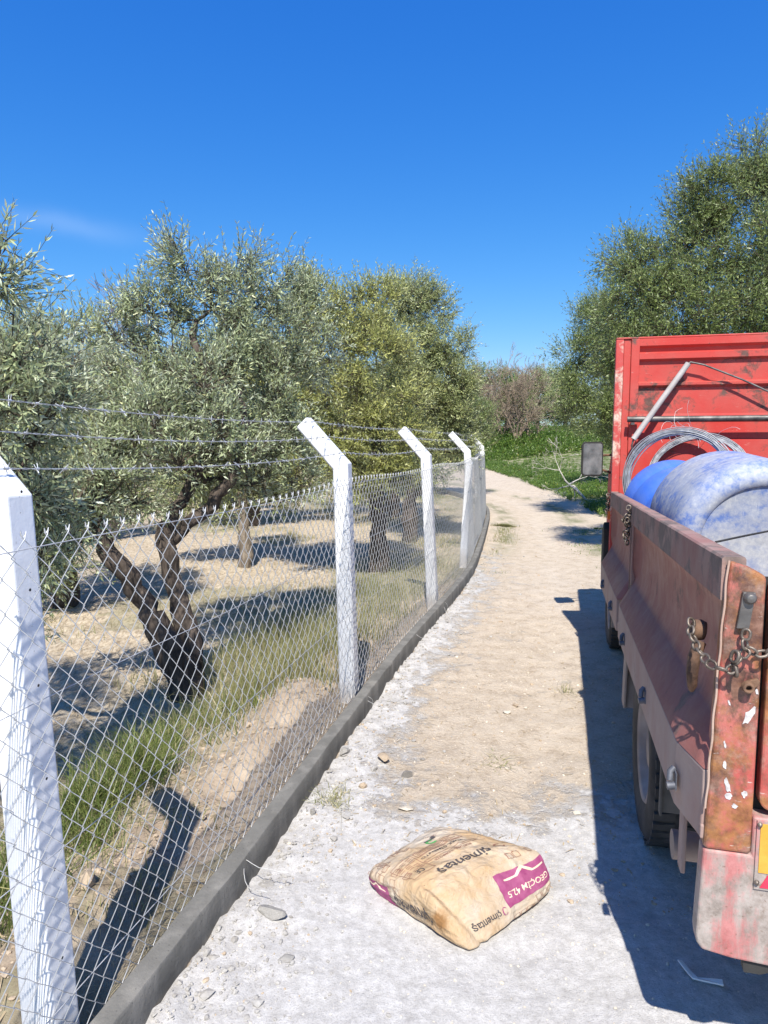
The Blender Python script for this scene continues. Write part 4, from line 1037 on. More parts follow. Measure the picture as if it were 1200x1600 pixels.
# ------------------------------------------------------------------ grass and weeds
def blades(name, X, Y, H, width, mat, seed, label, kind='stuff', cat=None, lean=0.45, bias=0.0, spread=1.0):
    rng = np.random.default_rng(seed); N = len(X)
    Z = terrain(X, Y) - 0.01
    t = rng.uniform(0, 6.28, N); l = np.abs(rng.normal(0, lean, N)) * spread
    d = np.stack([np.cos(t) * l, np.sin(t) * l, np.ones(N)], 1)
    B = np.stack([X, Y, Z], 1)
    a = rng.uniform(0, 6.28, N); w = np.stack([np.cos(a), np.sin(a), np.zeros(N)], 1) * (width * rng.uniform(.6, 1.3, N))[:, None]
    Hh = H[:, None]
    m = B + d * Hh * 0.55; tip = B + d * Hh * 0.95 + np.stack([np.cos(t), np.sin(t), np.zeros(N) - 0.3], 1) * (Hh * l[:, None] * 0.6)
    V = np.stack([B - w, B + w, m + w * .8, m - w * .8, tip], 1).reshape(-1, 3)
    b = np.arange(N)[:, None] * 5
    Qd = b + np.array([[0, 1, 2, 3]]); T = b + np.array([[3, 2, 4]])
    r = np.clip(rng.uniform(0, 1, N) + bias, 0, 1)
    o = link(name, mesh_np(name, V, Qd, T, face_attr={'rnd': np.concatenate([r, r])}), mat)
    return tag(o, label, cat or 'grass', None, kind)
def scatter(poly_px, n, rng, zone=None):
    """points in a photo-space box projected on the ground"""
    x0, y0, x1, y1 = poly_px
    px = rng.uniform(x0, x1, n); 
    ya, yb = G(600, y1)[1], G(600, y0)[1]
    Yw = rng.uniform(ya, yb, n)
    Xw = (px - 600) / F_PX * Yw * 1.02
    return Xw, Yw
rng = np.random.default_rng(99)
def tufted(cx, cy, r, n, rng):
    return cx + rng.normal(0, r, n), cy + rng.normal(0, r, n)
# lush tufts right behind the spoil heap
X, Y, H = [], [], []
for (px, py, r, n, h) in [(175, 1245, .08, 420, .22), (230, 1215, .07, 360, .24), (125, 1285, .09, 360, .20), (200, 1180, .07, 180, .17), (262, 1160, .06, 180, .16), (330, 1140, .09, 156, .12), (300, 1120, .08, 120, .12), (70, 1330, .09, 252, .18), (10, 1400, .10, 252, .18), (390, 1110, .10, 144, .12), (-30, 1470, .12, 300, .2), (150, 1320, .06, 120, .15)]:
    q = G(px, py); a, b_ = tufted(q[0], q[1], r, n, rng); X.append(a); Y.append(b_); H.append(h * rng.uniform(.5, 1.25, n))
X, Y, H = map(np.concatenate, (X, Y, H)); k = side(X, Y) < -0.2
blades('grass', X[k], Y[k], H[k], 0.0026, M['grass_green'], 1, 'lush dark green grass tufts behind the soil heap', bias=-0.02, lean=.6)
q_ = [G(px, py) for px, py in ((150, 1260), (240, 1190), (330, 1130), (90, 1320), (400, 1090), (200, 1230), (290, 1150), (440, 1060))]
X, Y = (np.concatenate([q[k] + rng.normal(0, .13, 110) for q in q_]) for k in (0, 1)); k = side(X, Y) < -0.25
blades('straw_stalks', X[k], Y[k], rng.uniform(.08, .34, k.sum()), 0.0013, M['grass_dry'], 4, 'thin pale straw stalks standing among the green tufts', bias=.3, lean=.7)
X, Y, H = [], [], []
# tall half-dry grass along the inside of the fence
for (px, py, r, n, h) in [(400, 1085, 0.160, 558, .26), (450, 1060, 0.160, 620, .30), (500, 1035, 0.160, 620, .30), (480, 990, 0.176, 558, .30), (430, 1010, 0.176, 434, .30), (560, 1000, 0.176, 496, .28), (590, 960, 0.200, 558, .28), (620, 930, 0.240, 558, .26), (380, 1030, 0.120, 248, .3), (660, 890, 0.280, 558, .22), (690, 850, 0.320, 558, .22), (560, 930, 0.240, 310, .2), (340, 1050, 0.096, 155, .24), (510, 1080, 0.096, 248, .2), (350, 1110, 0.120, 186, .15), (200, 1330, 0.120, 93, .1), (230, 1440, 0.096, 80, .09), (90, 1470, 0.120, 93, .1), (290, 1300, 0.096, 62, .08)]:
    q = G(px, py); a, b_ = tufted(q[0], q[1], r, n, rng); X.append(a); Y.append(b_); H.append(h * rng.uniform(.35, 1.2, n))
X, Y, H = map(np.concatenate, (X, Y, H)); k = side(X, Y) < -0.2
blades('dry_grass', X[k], Y[k], H[k], 0.0021, M['grass_dry'], 2, 'tall half dry grass along the inside of the fence', lean=.35)
# sparse tufts over the grove floor
X, Y, H = [], [], []
for _ in range(150):
    cx, cy = rng.uniform(-9, 2), rng.uniform(4.5, 22)
    n = int(rng.integers(30, 90)); a, b_ = tufted(cx, cy, rng.uniform(.05, .22), n, rng); X.append(a); Y.append(b_); H.append(rng.uniform(.05, .16) * rng.uniform(.5, 1.2, n))
X, Y, H = map(np.concatenate, (X, Y, H)); k = side(X, Y) < -0.3
blades('tuft_grass', X[k], Y[k], H[k], 0.003, M['grass_dry'], 3, 'sparse grass tufts scattered over the straw floor of the grove', bias=-.15)
# weeds on the right verge, the bank and the lane
def weed_patch(name, X, Y, H, seed, label, ll=0.07):
    rg = np.random.default_rng(seed); N = len(X)
    Z = terrain(X, Y)
    O = np.stack([X, Y, Z], 1)
    D = np.stack([rg.normal(0, .35, N), rg.normal(0, .35, N), np.ones(N)], 1); D /= np.linalg.norm(D, axis=1)[:, None]
    V, R = leaves_from_shoots(O, D, H, 4, ll, rg)
    # broaden leaves
    Vq = V.reshape(-1, 4, 3); c = (Vq[:, 1] + Vq[:, 3]) / 2; Vq[:, 1] = c + (Vq[:, 1] - c) * 1.7; Vq[:, 3] = c + (Vq[:, 3] - c) * 1.7
    o = link(name, mesh_np(name, Vq.reshape(-1, 3), np.arange(len(V)).reshape(-1, 4), face_attr={'rnd': R}), M['leaf_weed'])
    return tag(o, label, 'weeds', None, 'stuff')
n = 9000
Y = rng.uniform(8, 36, n); X = road_right(Y) + np.abs(rng.normal(0, 1.0, n)) * 1.6 - 0.25; H = rng.uniform(.05, .22, n)
k = fbm(X * 1.1, Y * 1.1, 3, 3) > -0.04
weed_patch('verge_weeds', X[k], Y[k], H[k], 5, 'bright green weeds covering the right verge under the olive trees', 0.085)
n = 16000
X = rng.uniform(0.0, 14, n); Y = rng.uniform(34.2, 46, n); H = rng.uniform(.08, .35, n) * (1 + 1.2 * (fbm(X * .8, Y * .8, 6, 3) > .05))
k = (Y + 0.25 * np.clip(X - 2, -3, 8) > 35.0 + 0.8 * rng.random(n)) & (rng.random(n) < np.interp(Y, [37, 41], [1.0, 0.3]))
weed_patch('bank_weeds', X[k], Y[k], H[k], 6, 'bright green weeds covering the bank at the end of the lane', 0.15)
n = 5000
Y = rng.uniform(9, 22, n); ss_ = 1.75 + 0.2 * rng.normal(0, 1, n); s0_ = np.interp(Y, PATH[:330, 1], ARC[:330]); q = on_path(s0_, -ss_)
k = (fbm(q[:, 0] * 1.7, q[:, 1] * 1.7, 71, 4) > 0.0) & (rng.random(n) < 0.45)
blades('lane_grass', q[k, 0], q[k, 1], rng.uniform(.02, .07, k.sum()), 0.004, M['leaf_weed'], 7, 'short green strip of grass between the wheel tracks of the lane', bias=-.1)
n = 2600
Y = rng.uniform(8.5, 17, n); ss_ = 0.30 + 0.10 * rng.normal(0, 1, n); q = on_path(np.interp(Y, PATH[:330, 1], ARC[:330]), -ss_)
k = (fbm(q[:, 0] * 1.3, q[:, 1] * 1.3, 75, 4) > 0.02)
blades('kerb_grass', q[k, 0], q[k, 1], rng.uniform(.02, .09, k.sum()), 0.003, M['grass_dry'], 8, 'thin dry grass at the road side foot of the far kerb', bias=-.2)
# little dry plants on the road
def dry_plant(px, py, r, n, h, label, seed):
    q = gz(px, py); rg = np.random.default_rng(seed); a, b_ = tufted(q[0], q[1], r, n, rg)
    o = blades('dry_plant', a, b_, h * rg.uniform(.5, 1.2, n), 0.0018, M['grass_dry'], seed, label, None, 'plant', 1.3, 0.25)
dry_plant(885, 1083, .035, 46, .09, 'spiky dry weed on the lane beside the truck shadow', 61)
dry_plant(521, 1255, .045, 150, .06, 'brown dry tuft on the cement dust near the kerb', 62)
dry_plant(775, 1193, .04, 60, .04, 'flattened brown dry tuft in the middle of the dirt road', 63)

# ------------------------------------------------------------------ stones and litter
def rock_mesh(name, seed, sub=3, flat=0.6, rough=0.5):
    """angular broken stone: a sphere cut by random planes"""
    rg = np.random.default_rng(seed); bm = bmesh.new(); bmesh.ops.create_icosphere(bm, subdivisions=sub, radius=1)
    pl = [Vector(v).normalized() for v in rg.normal(0, 1, (13, 3))]; ds = rg.uniform(0.38, 0.85, 13)
    for _ in range(2):
        for v in bm.verts:
            for p, d in zip(pl, ds):
                e = v.co.dot(p) - d
                if e > 0: v.co -= p * e
    for v in bm.verts:
        v.co += Vector(rg.normal(0, 0.022 * rough, 3)); v.co.z *= flat
    me = bpy.data.meshes.new(name); bm.to_mesh(me); bm.free()
    return me
def stone(px, py, w_px, mat, label, seed, flat=0.5, asp=0.75, group=None, rz=None):
    q = gz(px, py); r = 0.5 * w_px * q[1] / F_PX
    o = link('stone', rock_mesh('stone', seed, 3, flat), mat)
    rg = random.Random(seed); o.scale = (r, r * asp, r); o.rotation_euler = (0, 0, rz if rz is not None else rg.uniform(0, 6.28))
    o.location = (q[0], q[1], q[2] + r * flat * 0.45)
    return tag(o, label, 'stone', group)
stone(636, 1214, 26, M['stone_grey'], 'small dark grey stone lying alone between the bag and the kerb', 1, 0.7)
stone(634, 1267, 28, M['stone_pale'], 'flat cream stone just above the cement bag', 2, 0.4, 0.7, None, 0.1)
stone(792, 1115, 18, M['stone_pale'], 'cream stone in the middle of the road, left of a cluster', 3)
stone(806, 1106, 15, M['stone_tan'], 'tan stone at the right of the mid road cluster', 4)
stone(822, 1108, 10, M['stone_pale'], 'smallest cream stone of the mid road cluster', 5)
stone(792, 1201, 13, M['stone_pale'], 'small cream stone beside a dry tuft above the bag', 6)
stone(600, 1188, 30, M['stone_tan'], 'tan flat clod beside a crack near the kerb', 7, 0.5)
stone(540, 1182, 26, M['clod'], 'rough grey cement lump against the foot of the kerb', 8, 0.7)
stone(425, 1432, 52, M['clod'], 'large pale cement lump near the tie wire on the dust', 9, 0.6)
stone(446, 1500, 32, M['clod'], 'flat brown grey clod pressed into the cement dust', 10, 0.18)
stone(418, 1385, 40, M['clod'], 'flat grey smear of dried mortar beside the near kerb', 11, 0.14)
stone(660, 1188, 10, M['stone_grey'], 'tiny grey stone above the dark stone on the road', 12)
stone(318, 1487, 16, M['clod'], 'small white cement crumb touching the near kerb', 13, 0.8)
stone(740, 1148, 9, M['stone_tan'], 'tiny tan stone left of the mid road cluster', 14)
stone(489, 1275, 18, M['clod'], 'grey cement clod by the kerb, left of the dry tuft', 15, 0.7)
stone(900, 1273, 16, M['stone_pale'], 'pale stone at the edge of the truck shadow', 16, 0.5)
# countless gravel, crumbs and straw
def gravel(name, X, Y, R, mat, seed, label):
    rg = np.random.default_rng(seed); N = len(X); Z = terrain(X, Y)
    ico = bmesh.new(); bmesh.ops.create_icosphere(ico, subdivisions=1, radius=1); ico.verts.ensure_lookup_table()
    bv = np.array([v.co[:] for v in ico.verts]); bf = np.array([[v.index for v in f.verts] for f in ico.faces]); ico.free()
    V = bv[None] * (1 + rg.uniform(-.28, .2, (N, len(bv), 1)))
    V = V * np.stack([R * rg.uniform(.7, 1.3, N), R * rg.uniform(.6, 1.1, N), R * rg.uniform(.4, .8, N)], 1)[:, None]
    a = rg.uniform(0, 6.28, N); c, s = np.cos(a)[:, None], np.sin(a)[:, None]
    V = np.stack([V[..., 0] * c - V[..., 1] * s, V[..., 0] * s + V[..., 1] * c, V[..., 2]], -1)
    V += np.stack([X, Y, Z + R * 0.2], 1)[:, None]
    T = (np.arange(N)[:, None, None] * len(bv) + bf[None]).reshape(-1, 3)
    return tag(link(name, mesh_np(name, V.reshape(-1, 3), None, T), mat), label, 'gravel', None, 'stuff')
def road_points(n, y0, y1, rg, near_edge=False):
    Y = y0 + (y1 - y0) * rg.random(n) ** 1.6
    s0 = np.interp(Y, PATH[:330, 1], ARC[:330])
    o = np.abs(rg.normal(0, .20, n)) + 0.012 if near_edge else rg.uniform(0.05, 3.6, n)
    q = on_path(s0, -o); return q[:, 0], q[:, 1]
rg = np.random.default_rng(7)
x, y = road_points(260, 1.5, 8, rg, True); gravel('tan_rubble', x, y, np.exp(rg.normal(-5.5, .5, len(x))), M['stone_tan'], 9, 'broken tan earth lumps along the road side foot of the kerb')
x, y = road_points(9000, 2.6, 14, rg); gravel('gravel', x, y, np.exp(rg.normal(-5.9, .6, len(x))), M['stone_tan'], 1, 'fine tan gravel strewn over the dirt road')
x, y = road_points(8000, 1.5, 9, rg); gravel('pale_gravel', x, y, np.exp(rg.normal(-6.1, .55, len(x))), M['stone_pale'], 2, 'pale limestone chips strewn over the dirt road')
x, y = road_points(5200, 1.5, 10, rg, True); gravel('kerb_rubble', x, y, np.exp(rg.normal(-5.75, .65, len(x))), M['clod'], 3, 'grey cement crumbs along the road side foot of the kerb')
yy = rg.uniform(1.2, 6, 1500); q = on_path(np.interp(yy, PATH[:330, 1], ARC[:330]), np.abs(rg.normal(.42, .16, 1500)) + .08)
gravel('soil_crumbs', q[:, 0], q[:, 1], np.exp(rg.normal(-5.3, .6, 1500)), M['stone_tan'], 4, 'crumbly earth clods on the soil heap behind the kerb')
def litter(name, X, Y, Lm, seed, label, mat):
    rg = np.random.default_rng(seed); N = len(X); Z = terrain(X, Y) + 0.004
    a = rg.uniform(0, 6.28, N); L = Lm * rg.uniform(.4, 1.5, N)
    d = np.stack([np.cos(a), np.sin(a), rg.normal(0, .18, N)], 1) * L[:, None]; w = np.stack([-np.sin(a), np.cos(a), rg.normal(0, .3, N)], 1) * (0.0012 + 0.0016 * rg.random(N))[:, None]
    B = np.stack([X, Y, Z], 1)
    V = np.stack([B - w, B + w, B + d + w * .5 + [0, 0, .002], B + d - w * .5 + [0, 0, .002]], 1).reshape(-1, 3)
    return tag(link(name, mesh_np(name, V, np.arange(4 * N).reshape(-1, 4), face_attr={'rnd': rg.random(N)}), mat), label, 'litter', None, 'stuff')
x, y = road_points(2600, 1.8, 9, rg); k = y > 2.6
litter('straw_litter', x[k], y[k], 0.03, 5, 'bits of straw and dry twig lying on the dirt road', M['straw'])
x, y = rg.uniform(-7, 1.5, 30000), 1.2 + 11 * rg.random(30000) ** 1.3; k = side(x, y) < -0.16
litter('grove_litter', x[k], y[k], 0.06, 6, 'dry straw and fallen leaves on the floor of the olive grove', M['straw'])

# ------------------------------------------------------------------ truck
TA = rad(14.3)
TO = np.array([0.765, 1.52])
truck = empty('dropside_truck', (TO[0], TO[1], 0), -TA, 'old red dropside truck with a high headboard and rusty tailgate, parked on the lane', 'truck')
def tw(x, y, z):
    """truck coordinates to world"""
    return np.array([TO[0] + x * math.cos(TA) + y * math.sin(TA), TO[1] - x * math.sin(TA) + y * math.cos(TA), z])
SL = -0.027
def RZ(y): return 1.392 + SL * y            # top of the side rail
TWD = 1.86                                  # width of the bed
def sl(x, y, z): return (x, y, z + SL * y)
rg = np.random.default_rng(17)
def side_panel(y0, y1, flip=False):
    prof = [(0.006, -0.098), (0.022, -0.112), (0.033, -0.15), (0.036, -0.22), (0.036, -0.27), (0.034, -0.305), (0.029, -0.340), (0.021, -0.370), (0.010, -0.396), (0.009, -0.3965), (-0.052, -0.504), (-0.0525, -0.505)]
    ys = np.linspace(y0, y1, max(8, int((y1 - y0) / 0.05)))
    V = []
    for y in ys:
        e = min(1, min(y - y0, y1 - y) / 0.05)        # the pressed panel runs out into the flat border
        for (x, z) in prof:
            dent = 0.0022 * float(fbm(np.array([y * 3]), np.array([z * 6]), 3, 3)[0])
            f = e if z > -0.33 else max(e, min(1.0, (-z - .33) / .05))
            tp = min(1.0, 0.30 + 0.70 * y / 0.16) if x < 0 else 1.0
            V.append(((x - 0.006) * f + 0.006 + dent if z > -0.44 else x * tp, y, RZ(y) + z))
    n = len(prof); Fs = [(i * n + k, i * n + k + 1, (i + 1) * n + k + 1, (i + 1) * n + k) for i in range(len(ys) - 1) for k in range(n - 1)]
    for yy, base in ((ys[0], 0), (ys[-1], (len(ys) - 1) * n)):
        m = len(V); V += [(.039, yy, RZ(yy) - .505), (.039, yy, RZ(yy) - .098)]; Fs.append(tuple(range(base, base + n)) + (m, m + 1))
    if flip: V = [(TWD - a, b, c) for a, b, c in V]
    return V, Fs
Z0 = 1.392
for flip in (False, True):
    fx = (lambda x: TWD - x) if flip else (lambda x: x)
    def bx(mb, x0, x1, y0, y1, z0, z1, m=0): mb.box(*sorted((fx(x0), fx(x1))), y0, y1, z0, z1, m, sl)
    mb = MB()
    for (a, b_) in ((0.006, 1.899), (2.021, 3.36)): mb.add(*side_panel(a, b_, flip), 0, True)
    bx(mb, 0.040, 0.050, 0.02, 3.38, Z0 - .50, Z0 - .02)       # inner skin
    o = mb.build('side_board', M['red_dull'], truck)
    mb = MB()
    # rolled top rail, a little wavy
    n = 40; ys = np.linspace(0.0, 3.40, n); V = []
    for y in ys:
        w = 0.0035 * float(fbm(np.array([y * 3]), np.array([0.3]), 8, 3)[0])
        for (x, z) in ((0.0055, -.10), (-.003, -.10), (-.003, -.005), (0.002, 0.0), (0.044, 0.0), (0.047, -.005), (0.047, -.06)): V.append((fx(x + w), y, RZ(y) + z + w * .6))
    mb.add(V, [(i * 7 + k, i * 7 + k + 1, i * 7 + 8 + k, i * 7 + 7 + k) for i in range(n - 1) for k in range(6)], 0, False)
    mb.add(V[:7], [tuple(range(7))]); mb.add(V[-7:], [tuple(range(7))])
    mb.build('top_rail', M['rail'], truck)
    mb = MB()
    bx(mb, 0.0, 0.039, 1.900, 2.020, Z0 - .62, Z0 - .101)
    bx(mb, -0.006, -0.001, 1.95, 1.958, Z0 - .60, Z0 - .12)
    mb.build('stake', M['rail'], truck, 0.003)
    mb = MB()
    for (a, b_) in ((0.005, 1.90), (2.03, 3.36)):
        k0 = len(mb.v); q0, q1 = Z0 - .675, Z0 - .506
        pl = [(a, -.018 if a < .1 else -.053), (a + .16, -.053), (b_, -.053), (b_, -.02), (a, .0 if a < .1 else -.02)]
        mb.prism(pl, lambda y, x: (fx(x), y, q0 + SL * y), lambda y, x: (fx(x), y, q1 + SL * y))
    bx(mb, -0.046, -0.02, 1.901, 2.029, Z0 - .668, Z0 - .622)
    bx(mb, -0.02, 0.20, 0.0, 3.36, Z0 - .675, Z0 - .64)
    mb.build('side_sill', M['strip'], truck, 0.004)
# latch pins along the sill
for y in (0.14, 0.78, 1.55, 2.30, 3.0):
    mb = MB(); z = RZ(y) - .60
    mb.box(-0.057, -0.0535, y - .014, y + .014, z - .022, z + .022)
    mb.tube([(-0.056, y + .018, z + .024), (-0.066, y + .012, z + .016), (-0.068, y + .002, z - .004)], 0.0085, 8)
    mb.tube([(-0.054, y - .004, z - .012), (-0.076, y - .006, z - .015)], 0.0105, 8)
    mb.build('latch_pin', M['pin'], truck)
# floor, chassis, underbody
mb = MB(); mb.box(0.051, TWD - .051, 0.045, 3.36, Z0 - .53, Z0 - .49, 0, sl); mb.build('bed_floor', M['rusty'], truck)
mb = MB()
for x in (0.52, 1.26): mb.box(x, x + .08, 0.1, 5.2, .62, .80)
for y in (0.25, 1.1, 2.0, 3.0): mb.box(0.2, TWD - .2, y, y + .07, .80, .875, 0, sl)
mb.tube([(0.1, 1.31, .37), (TWD - .1, 1.31, .37)], .06, 10); mb.lathe([(0, -.13), (.10, -.10), (.14, 0), (.10, .10), (0, .13)], (TWD / 2, 1.31, .37), (1, 0, 0), 16)
mb.tube([(0.2, 4.08, .36), (TWD - .2, 4.08, .36)], .045, 8)
mb.box(0.62, 1.24, 3.4, 4.7, .45, .85)
mb.tube([(TWD / 2, 1.2, .40), (TWD / 2, 3.5, .55)], .04, 8)
mb.build('chassis', M['black'], truck)
mb = MB(); mb.lathe([(0, 0), (.17, 0), (.185, .02), (.185, .68), (.17, .70), (0, .70)], (0.34, 2.25, .56), (0, 1, 0), 20); mb.build('fuel_tank', M['black'], truck)
# wheels
def wheel(x, y, R, w, s, dual=0):
    e = empty('wheel', (x, y, R - .012)); e.parent = truck
    mb = MB()
    prof = [(R * .60, -w * .42), (R * .72, -w * .5), (R * .90, -w * .5), (R * .97, -w * .42), (R, -w * .25), (R, w * .25), (R * .97, w * .42), (R * .90, w * .5), (R * .72, w * .5), (R * .60, w * .42)]
    mb.lathe(prof, (0, 0, 0), (1, 0, 0), 56)
    for k in range(44):                       # tread lugs
        a = 2 * math.pi * k / 44
        for sx in (-1, 1):
            c0 = Vector((sx * w * .24, math.cos(a) * R, math.sin(a) * R)); rad_ = Vector((0, math.cos(a), math.sin(a))); tg = Vector((0, -math.sin(a), math.cos(a))); ax = Vector((1, 0, 0))
            V = [c0 + ax * (i * w * .20) + tg * (jj * R * .045 + i * sx * R * .02) + rad_ * (h * .008) for i in (-1, 1) for jj in (-1, 1) for h in (-1, 1)]
            mb.add(V, [(0, 1, 3, 2), (4, 6, 7, 5), (0, 4, 5, 1), (2, 3, 7, 6), (1, 5, 7, 3)])
    mb.build('tyre', M['rubber'], e)
    mb = MB()
    f = -s
    mb.lathe([(R * .61, f * w * .40), (R * .58, f * w * .46), (R * .54, f * w * .40), (R * .50, f * w * .12), (R * .34, f * w * .05), (R * .22, f * w * .22), (R * .20, f * w * .34), (0.0, f * w * .36)], (0, 0, 0), (1, 0, 0), 40)
    for k in range(6):
        a = k * math.pi / 3; mb.tube([(f * w * .04, math.cos(a) * R * .29, math.sin(a) * R * .29), (f * w * .16, math.cos(a) * R * .29, math.sin(a) * R * .29)], .014, 6)
    mb.build('rim', M['flap_pale'], e)
wheel(0.10, 1.31, .365, .19, 1); wheel(TWD - .10, 1.31, .365, .19, -1); wheel(0.31, 1.31, .365, .19, 1); wheel(TWD - .31, 1.31, .365, .19, -1)
wheel(0.150, 4.08, .345, .19, 1); wheel(TWD - .150, 4.08, .345, .19, -1)
# mudguards and flaps
mb = MB(); mb.box(0.02, 0.42, 0.815, 0.825, .34, .74); mb.box(0.013, 0.0195, 0.805, 0.84, .33, .74); mb.build('mudflap', M['flap'], truck)
mb = MB(); mb.box(-0.018, 0.40, 1.745, 1.76, .36, .70); mb.box(-0.03, -0.0185, 1.68, 1.78, .36, .70, 0, lambda x, y, z: (x, y + (0.7 - z) * .15, z)); mb.build('mudguard', M['flap_pale'], truck, 0.003)
mb = MB(); mb.box(0.05, 0.25, 3.62, 3.63, .26, .68); mb.build('mudflap', M['flap_pale'], truck, 0.003)
# headboard
HY = 3.42
hb = empty('headboard', (0, HY, 0)); hb.parent = truck
HT = 2.362
mb = MB()
n0 = [(0.0, HT), (-.055, HT), (-.055, HT - .015)]
# corrugated sheet: profile in (depth, z), negative depth = towards the viewer
pr_ = [(-.030, HT - .012), (-.030, HT - .060), (-.004, HT - .075), (0.0, HT - .100), (-.034, HT - .112), (-.034, HT - .150), (-.006, HT - .165), (-.004, HT - .300), (-.030, HT - .312), (-.030, HT - .328), (-.004, HT - .345), (-.004, HT - .520), (-.010, HT - .555), (.008, HT - .565), (.008, HT - .690), (-.012, HT - .700), (-.012, HT - 1.45)]
xs = np.linspace(0.155, TWD - .155, 30); V = []
for x in xs:
    for (d, z) in pr_: V.append((x, d + 0.006 * float(fbm(np.array([x * 3]), np.array([z * 3]), 14, 3)[0]), z))
k = len(pr_); mb.add(V, [(i * k + j_, (i + 1) * k + j_, (i + 1) * k + j_ + 1, i * k + j_ + 1) for i in range(len(xs) - 1) for j_ in range(k - 1)], 0)
mb.box(0.155, TWD - .155, 0.012, 0.02, .85, HT - .01)
mb.build('panel', M['red_bright'], hb)
mb = MB()
mb.box(0.0, TWD, -.032, 0.03, HT - .012, HT); mb.box(0.10, 0.155, -.036, .03, .82, HT - .013); mb.box(TWD - .155, TWD - .10, -.036, .03, .82, HT - .013)
mb.box(0.052, 0.099, -.022, .03, .82, HT - .013); mb.box(TWD - .099, TWD - .052, -.022, .03, .82, HT - .013)
mb.build('frame', M['red_bright'], hb, 0.004)
mb = MB()
mb.box(0.0, 0.051, -.03, .05, .80, HT - .013, 0, lambda x, y, z: (x - .0 + (z - HT) * .0, y, z)); mb.build('corner_post', M['red_peel'], hb, 0.005)
mb = MB(); mb.box(TWD - .051, TWD, -.03, .05, .80, HT - .013)
mb.build('corner_post', M['red_peel'], hb, 0.005)
mb = MB(); mb.tube([(0.085, -.085, 1.802), (TWD - .05, -.085, 1.806)], .020, 14)
for x in (0.12, TWD - .13): mb.box(x - .012, x + .012, -.10, -.0365, 1.765, 1.781)
mb.build('cross_bar', M['steel'], hb)
# tailgate end
tgx = 0.100
mb = MB()
# L-shaped frame: post and lower panel, outer edge flares outwards and turns round at the foot
def tl(z): return 0.012 - 0.034 * (1 - (z - .44) / .95) ** 0.9 if z < 1.39 else 0.012
ZS = 0.700                                 # where the upper and the lower panel meet
left_up = [(tl(z), z) for z in (1.385, 1.2, 1.05, .9, .8, ZS)]
left_lo = [(tl(z), z) for z in (ZS - .0005, .64, .58, .52, .485)] + [(tl(.46) + .004, .462), (tl(.45) + .016, .446), (.06, .436), (.14, .432)]
for mir in (False, True):
    mx = (lambda a: TWD - a) if mir else (lambda a: a)
    fr = MB(); fr.prism([(mx(a), z) for a, z in left_up] + [(mx(tgx - .012), ZS), (mx(tgx - .012), 1.352), (mx(.05), 1.372)], lambda a, z: (a, -.012, z), lambda a, z: (a, .042, z))
    fr.build('rear_post', M['tail'], truck, 0.009, 3)
lo = MB(); lo.prism(left_lo + [(TWD - a, z) for a, z in left_lo[::-1]] + [(TWD - tgx + .012, ZS - .0005), (TWD - tgx + .0125, .792), (tgx - .0115, .792), (tgx - .012, ZS - .0005)], lambda a, z: (a, -.012, z), lambda a, z: (a, .042, z))
lo.build('rear_panel', M['tail_low'], truck, 0.007, 3)
mb = MB(); rgt = TWD - tgx
r_ = .03; arc = [(tgx + r_ - r_ * math.cos(t), .806 + r_ - r_ * math.sin(t)) for t in np.linspace(0, math.pi / 2, 6)]
arc2 = [(rgt - r_ + r_ * math.sin(t), .806 + r_ - r_ * math.cos(t)) for t in np.linspace(0, math.pi / 2, 6)]
mb.prism(arc + arc2 + [(rgt, 1.335), (tgx, 1.335)], lambda a, z: (a, -.006, z), lambda a, z: (a, .03, z))
for (z0, z1) in ((1.06, 1.10), (.90, .94)): mb.box(tgx + .08, rgt - .08, -.018, -.0065, z0, z1)
mb.build('tailgate', M['tail'], truck, 0.005)
mb = MB(); mb.box(tgx - .013, rgt + .013, .0305, .036, .78, 1.345); mb.build('gap_shade_sheet', M['black'], truck)  # shade in the gap round the tailgate, drawn as a black sheet
mb = MB(); mb.tube([(tl(z) - .003 + .0012 * math.sin(z * 60), -.010, z) for z in np.linspace(.80, 1.385, 40)], .0027, 6); mb.build('weld_seam', M['bead'], truck)
# reflector plate with its rivets
rp = empty('reflector_plate', (0, 0, 0)); rp.parent = truck
mb = MB(); mb.box(.096, .42, -.0165, -.0125, .622, .788); mb.build('plate', M['tail_low'], rp)
mb = MB(); mb.box(.103, .413, -.0185, -.0168, .664, .782); mb.build('amber_field', M['amber'], rp)
for k in range(5):
    x0 = .108 + .062 * k; mb = MB(); mb.prism([(x0, .628), (x0 + .03, .628), (x0 + .045, .660), (x0 + .015, .660)], lambda a, z: (a, -.0185, z), lambda a, z: (a, -.0168, z)); mb.build('red_stripe', M['redrefl'], rp)
for (x, z) in ((.101, .780), (.101, .640), (.413, .780), (.413, .640)):
    mb = MB(); mb.lathe([(0, .006), (.004, .005), (.006, 0)], (x, -.0185, z), (0, -1, 0), 10); mb.build('rivet', M['chain'], rp)
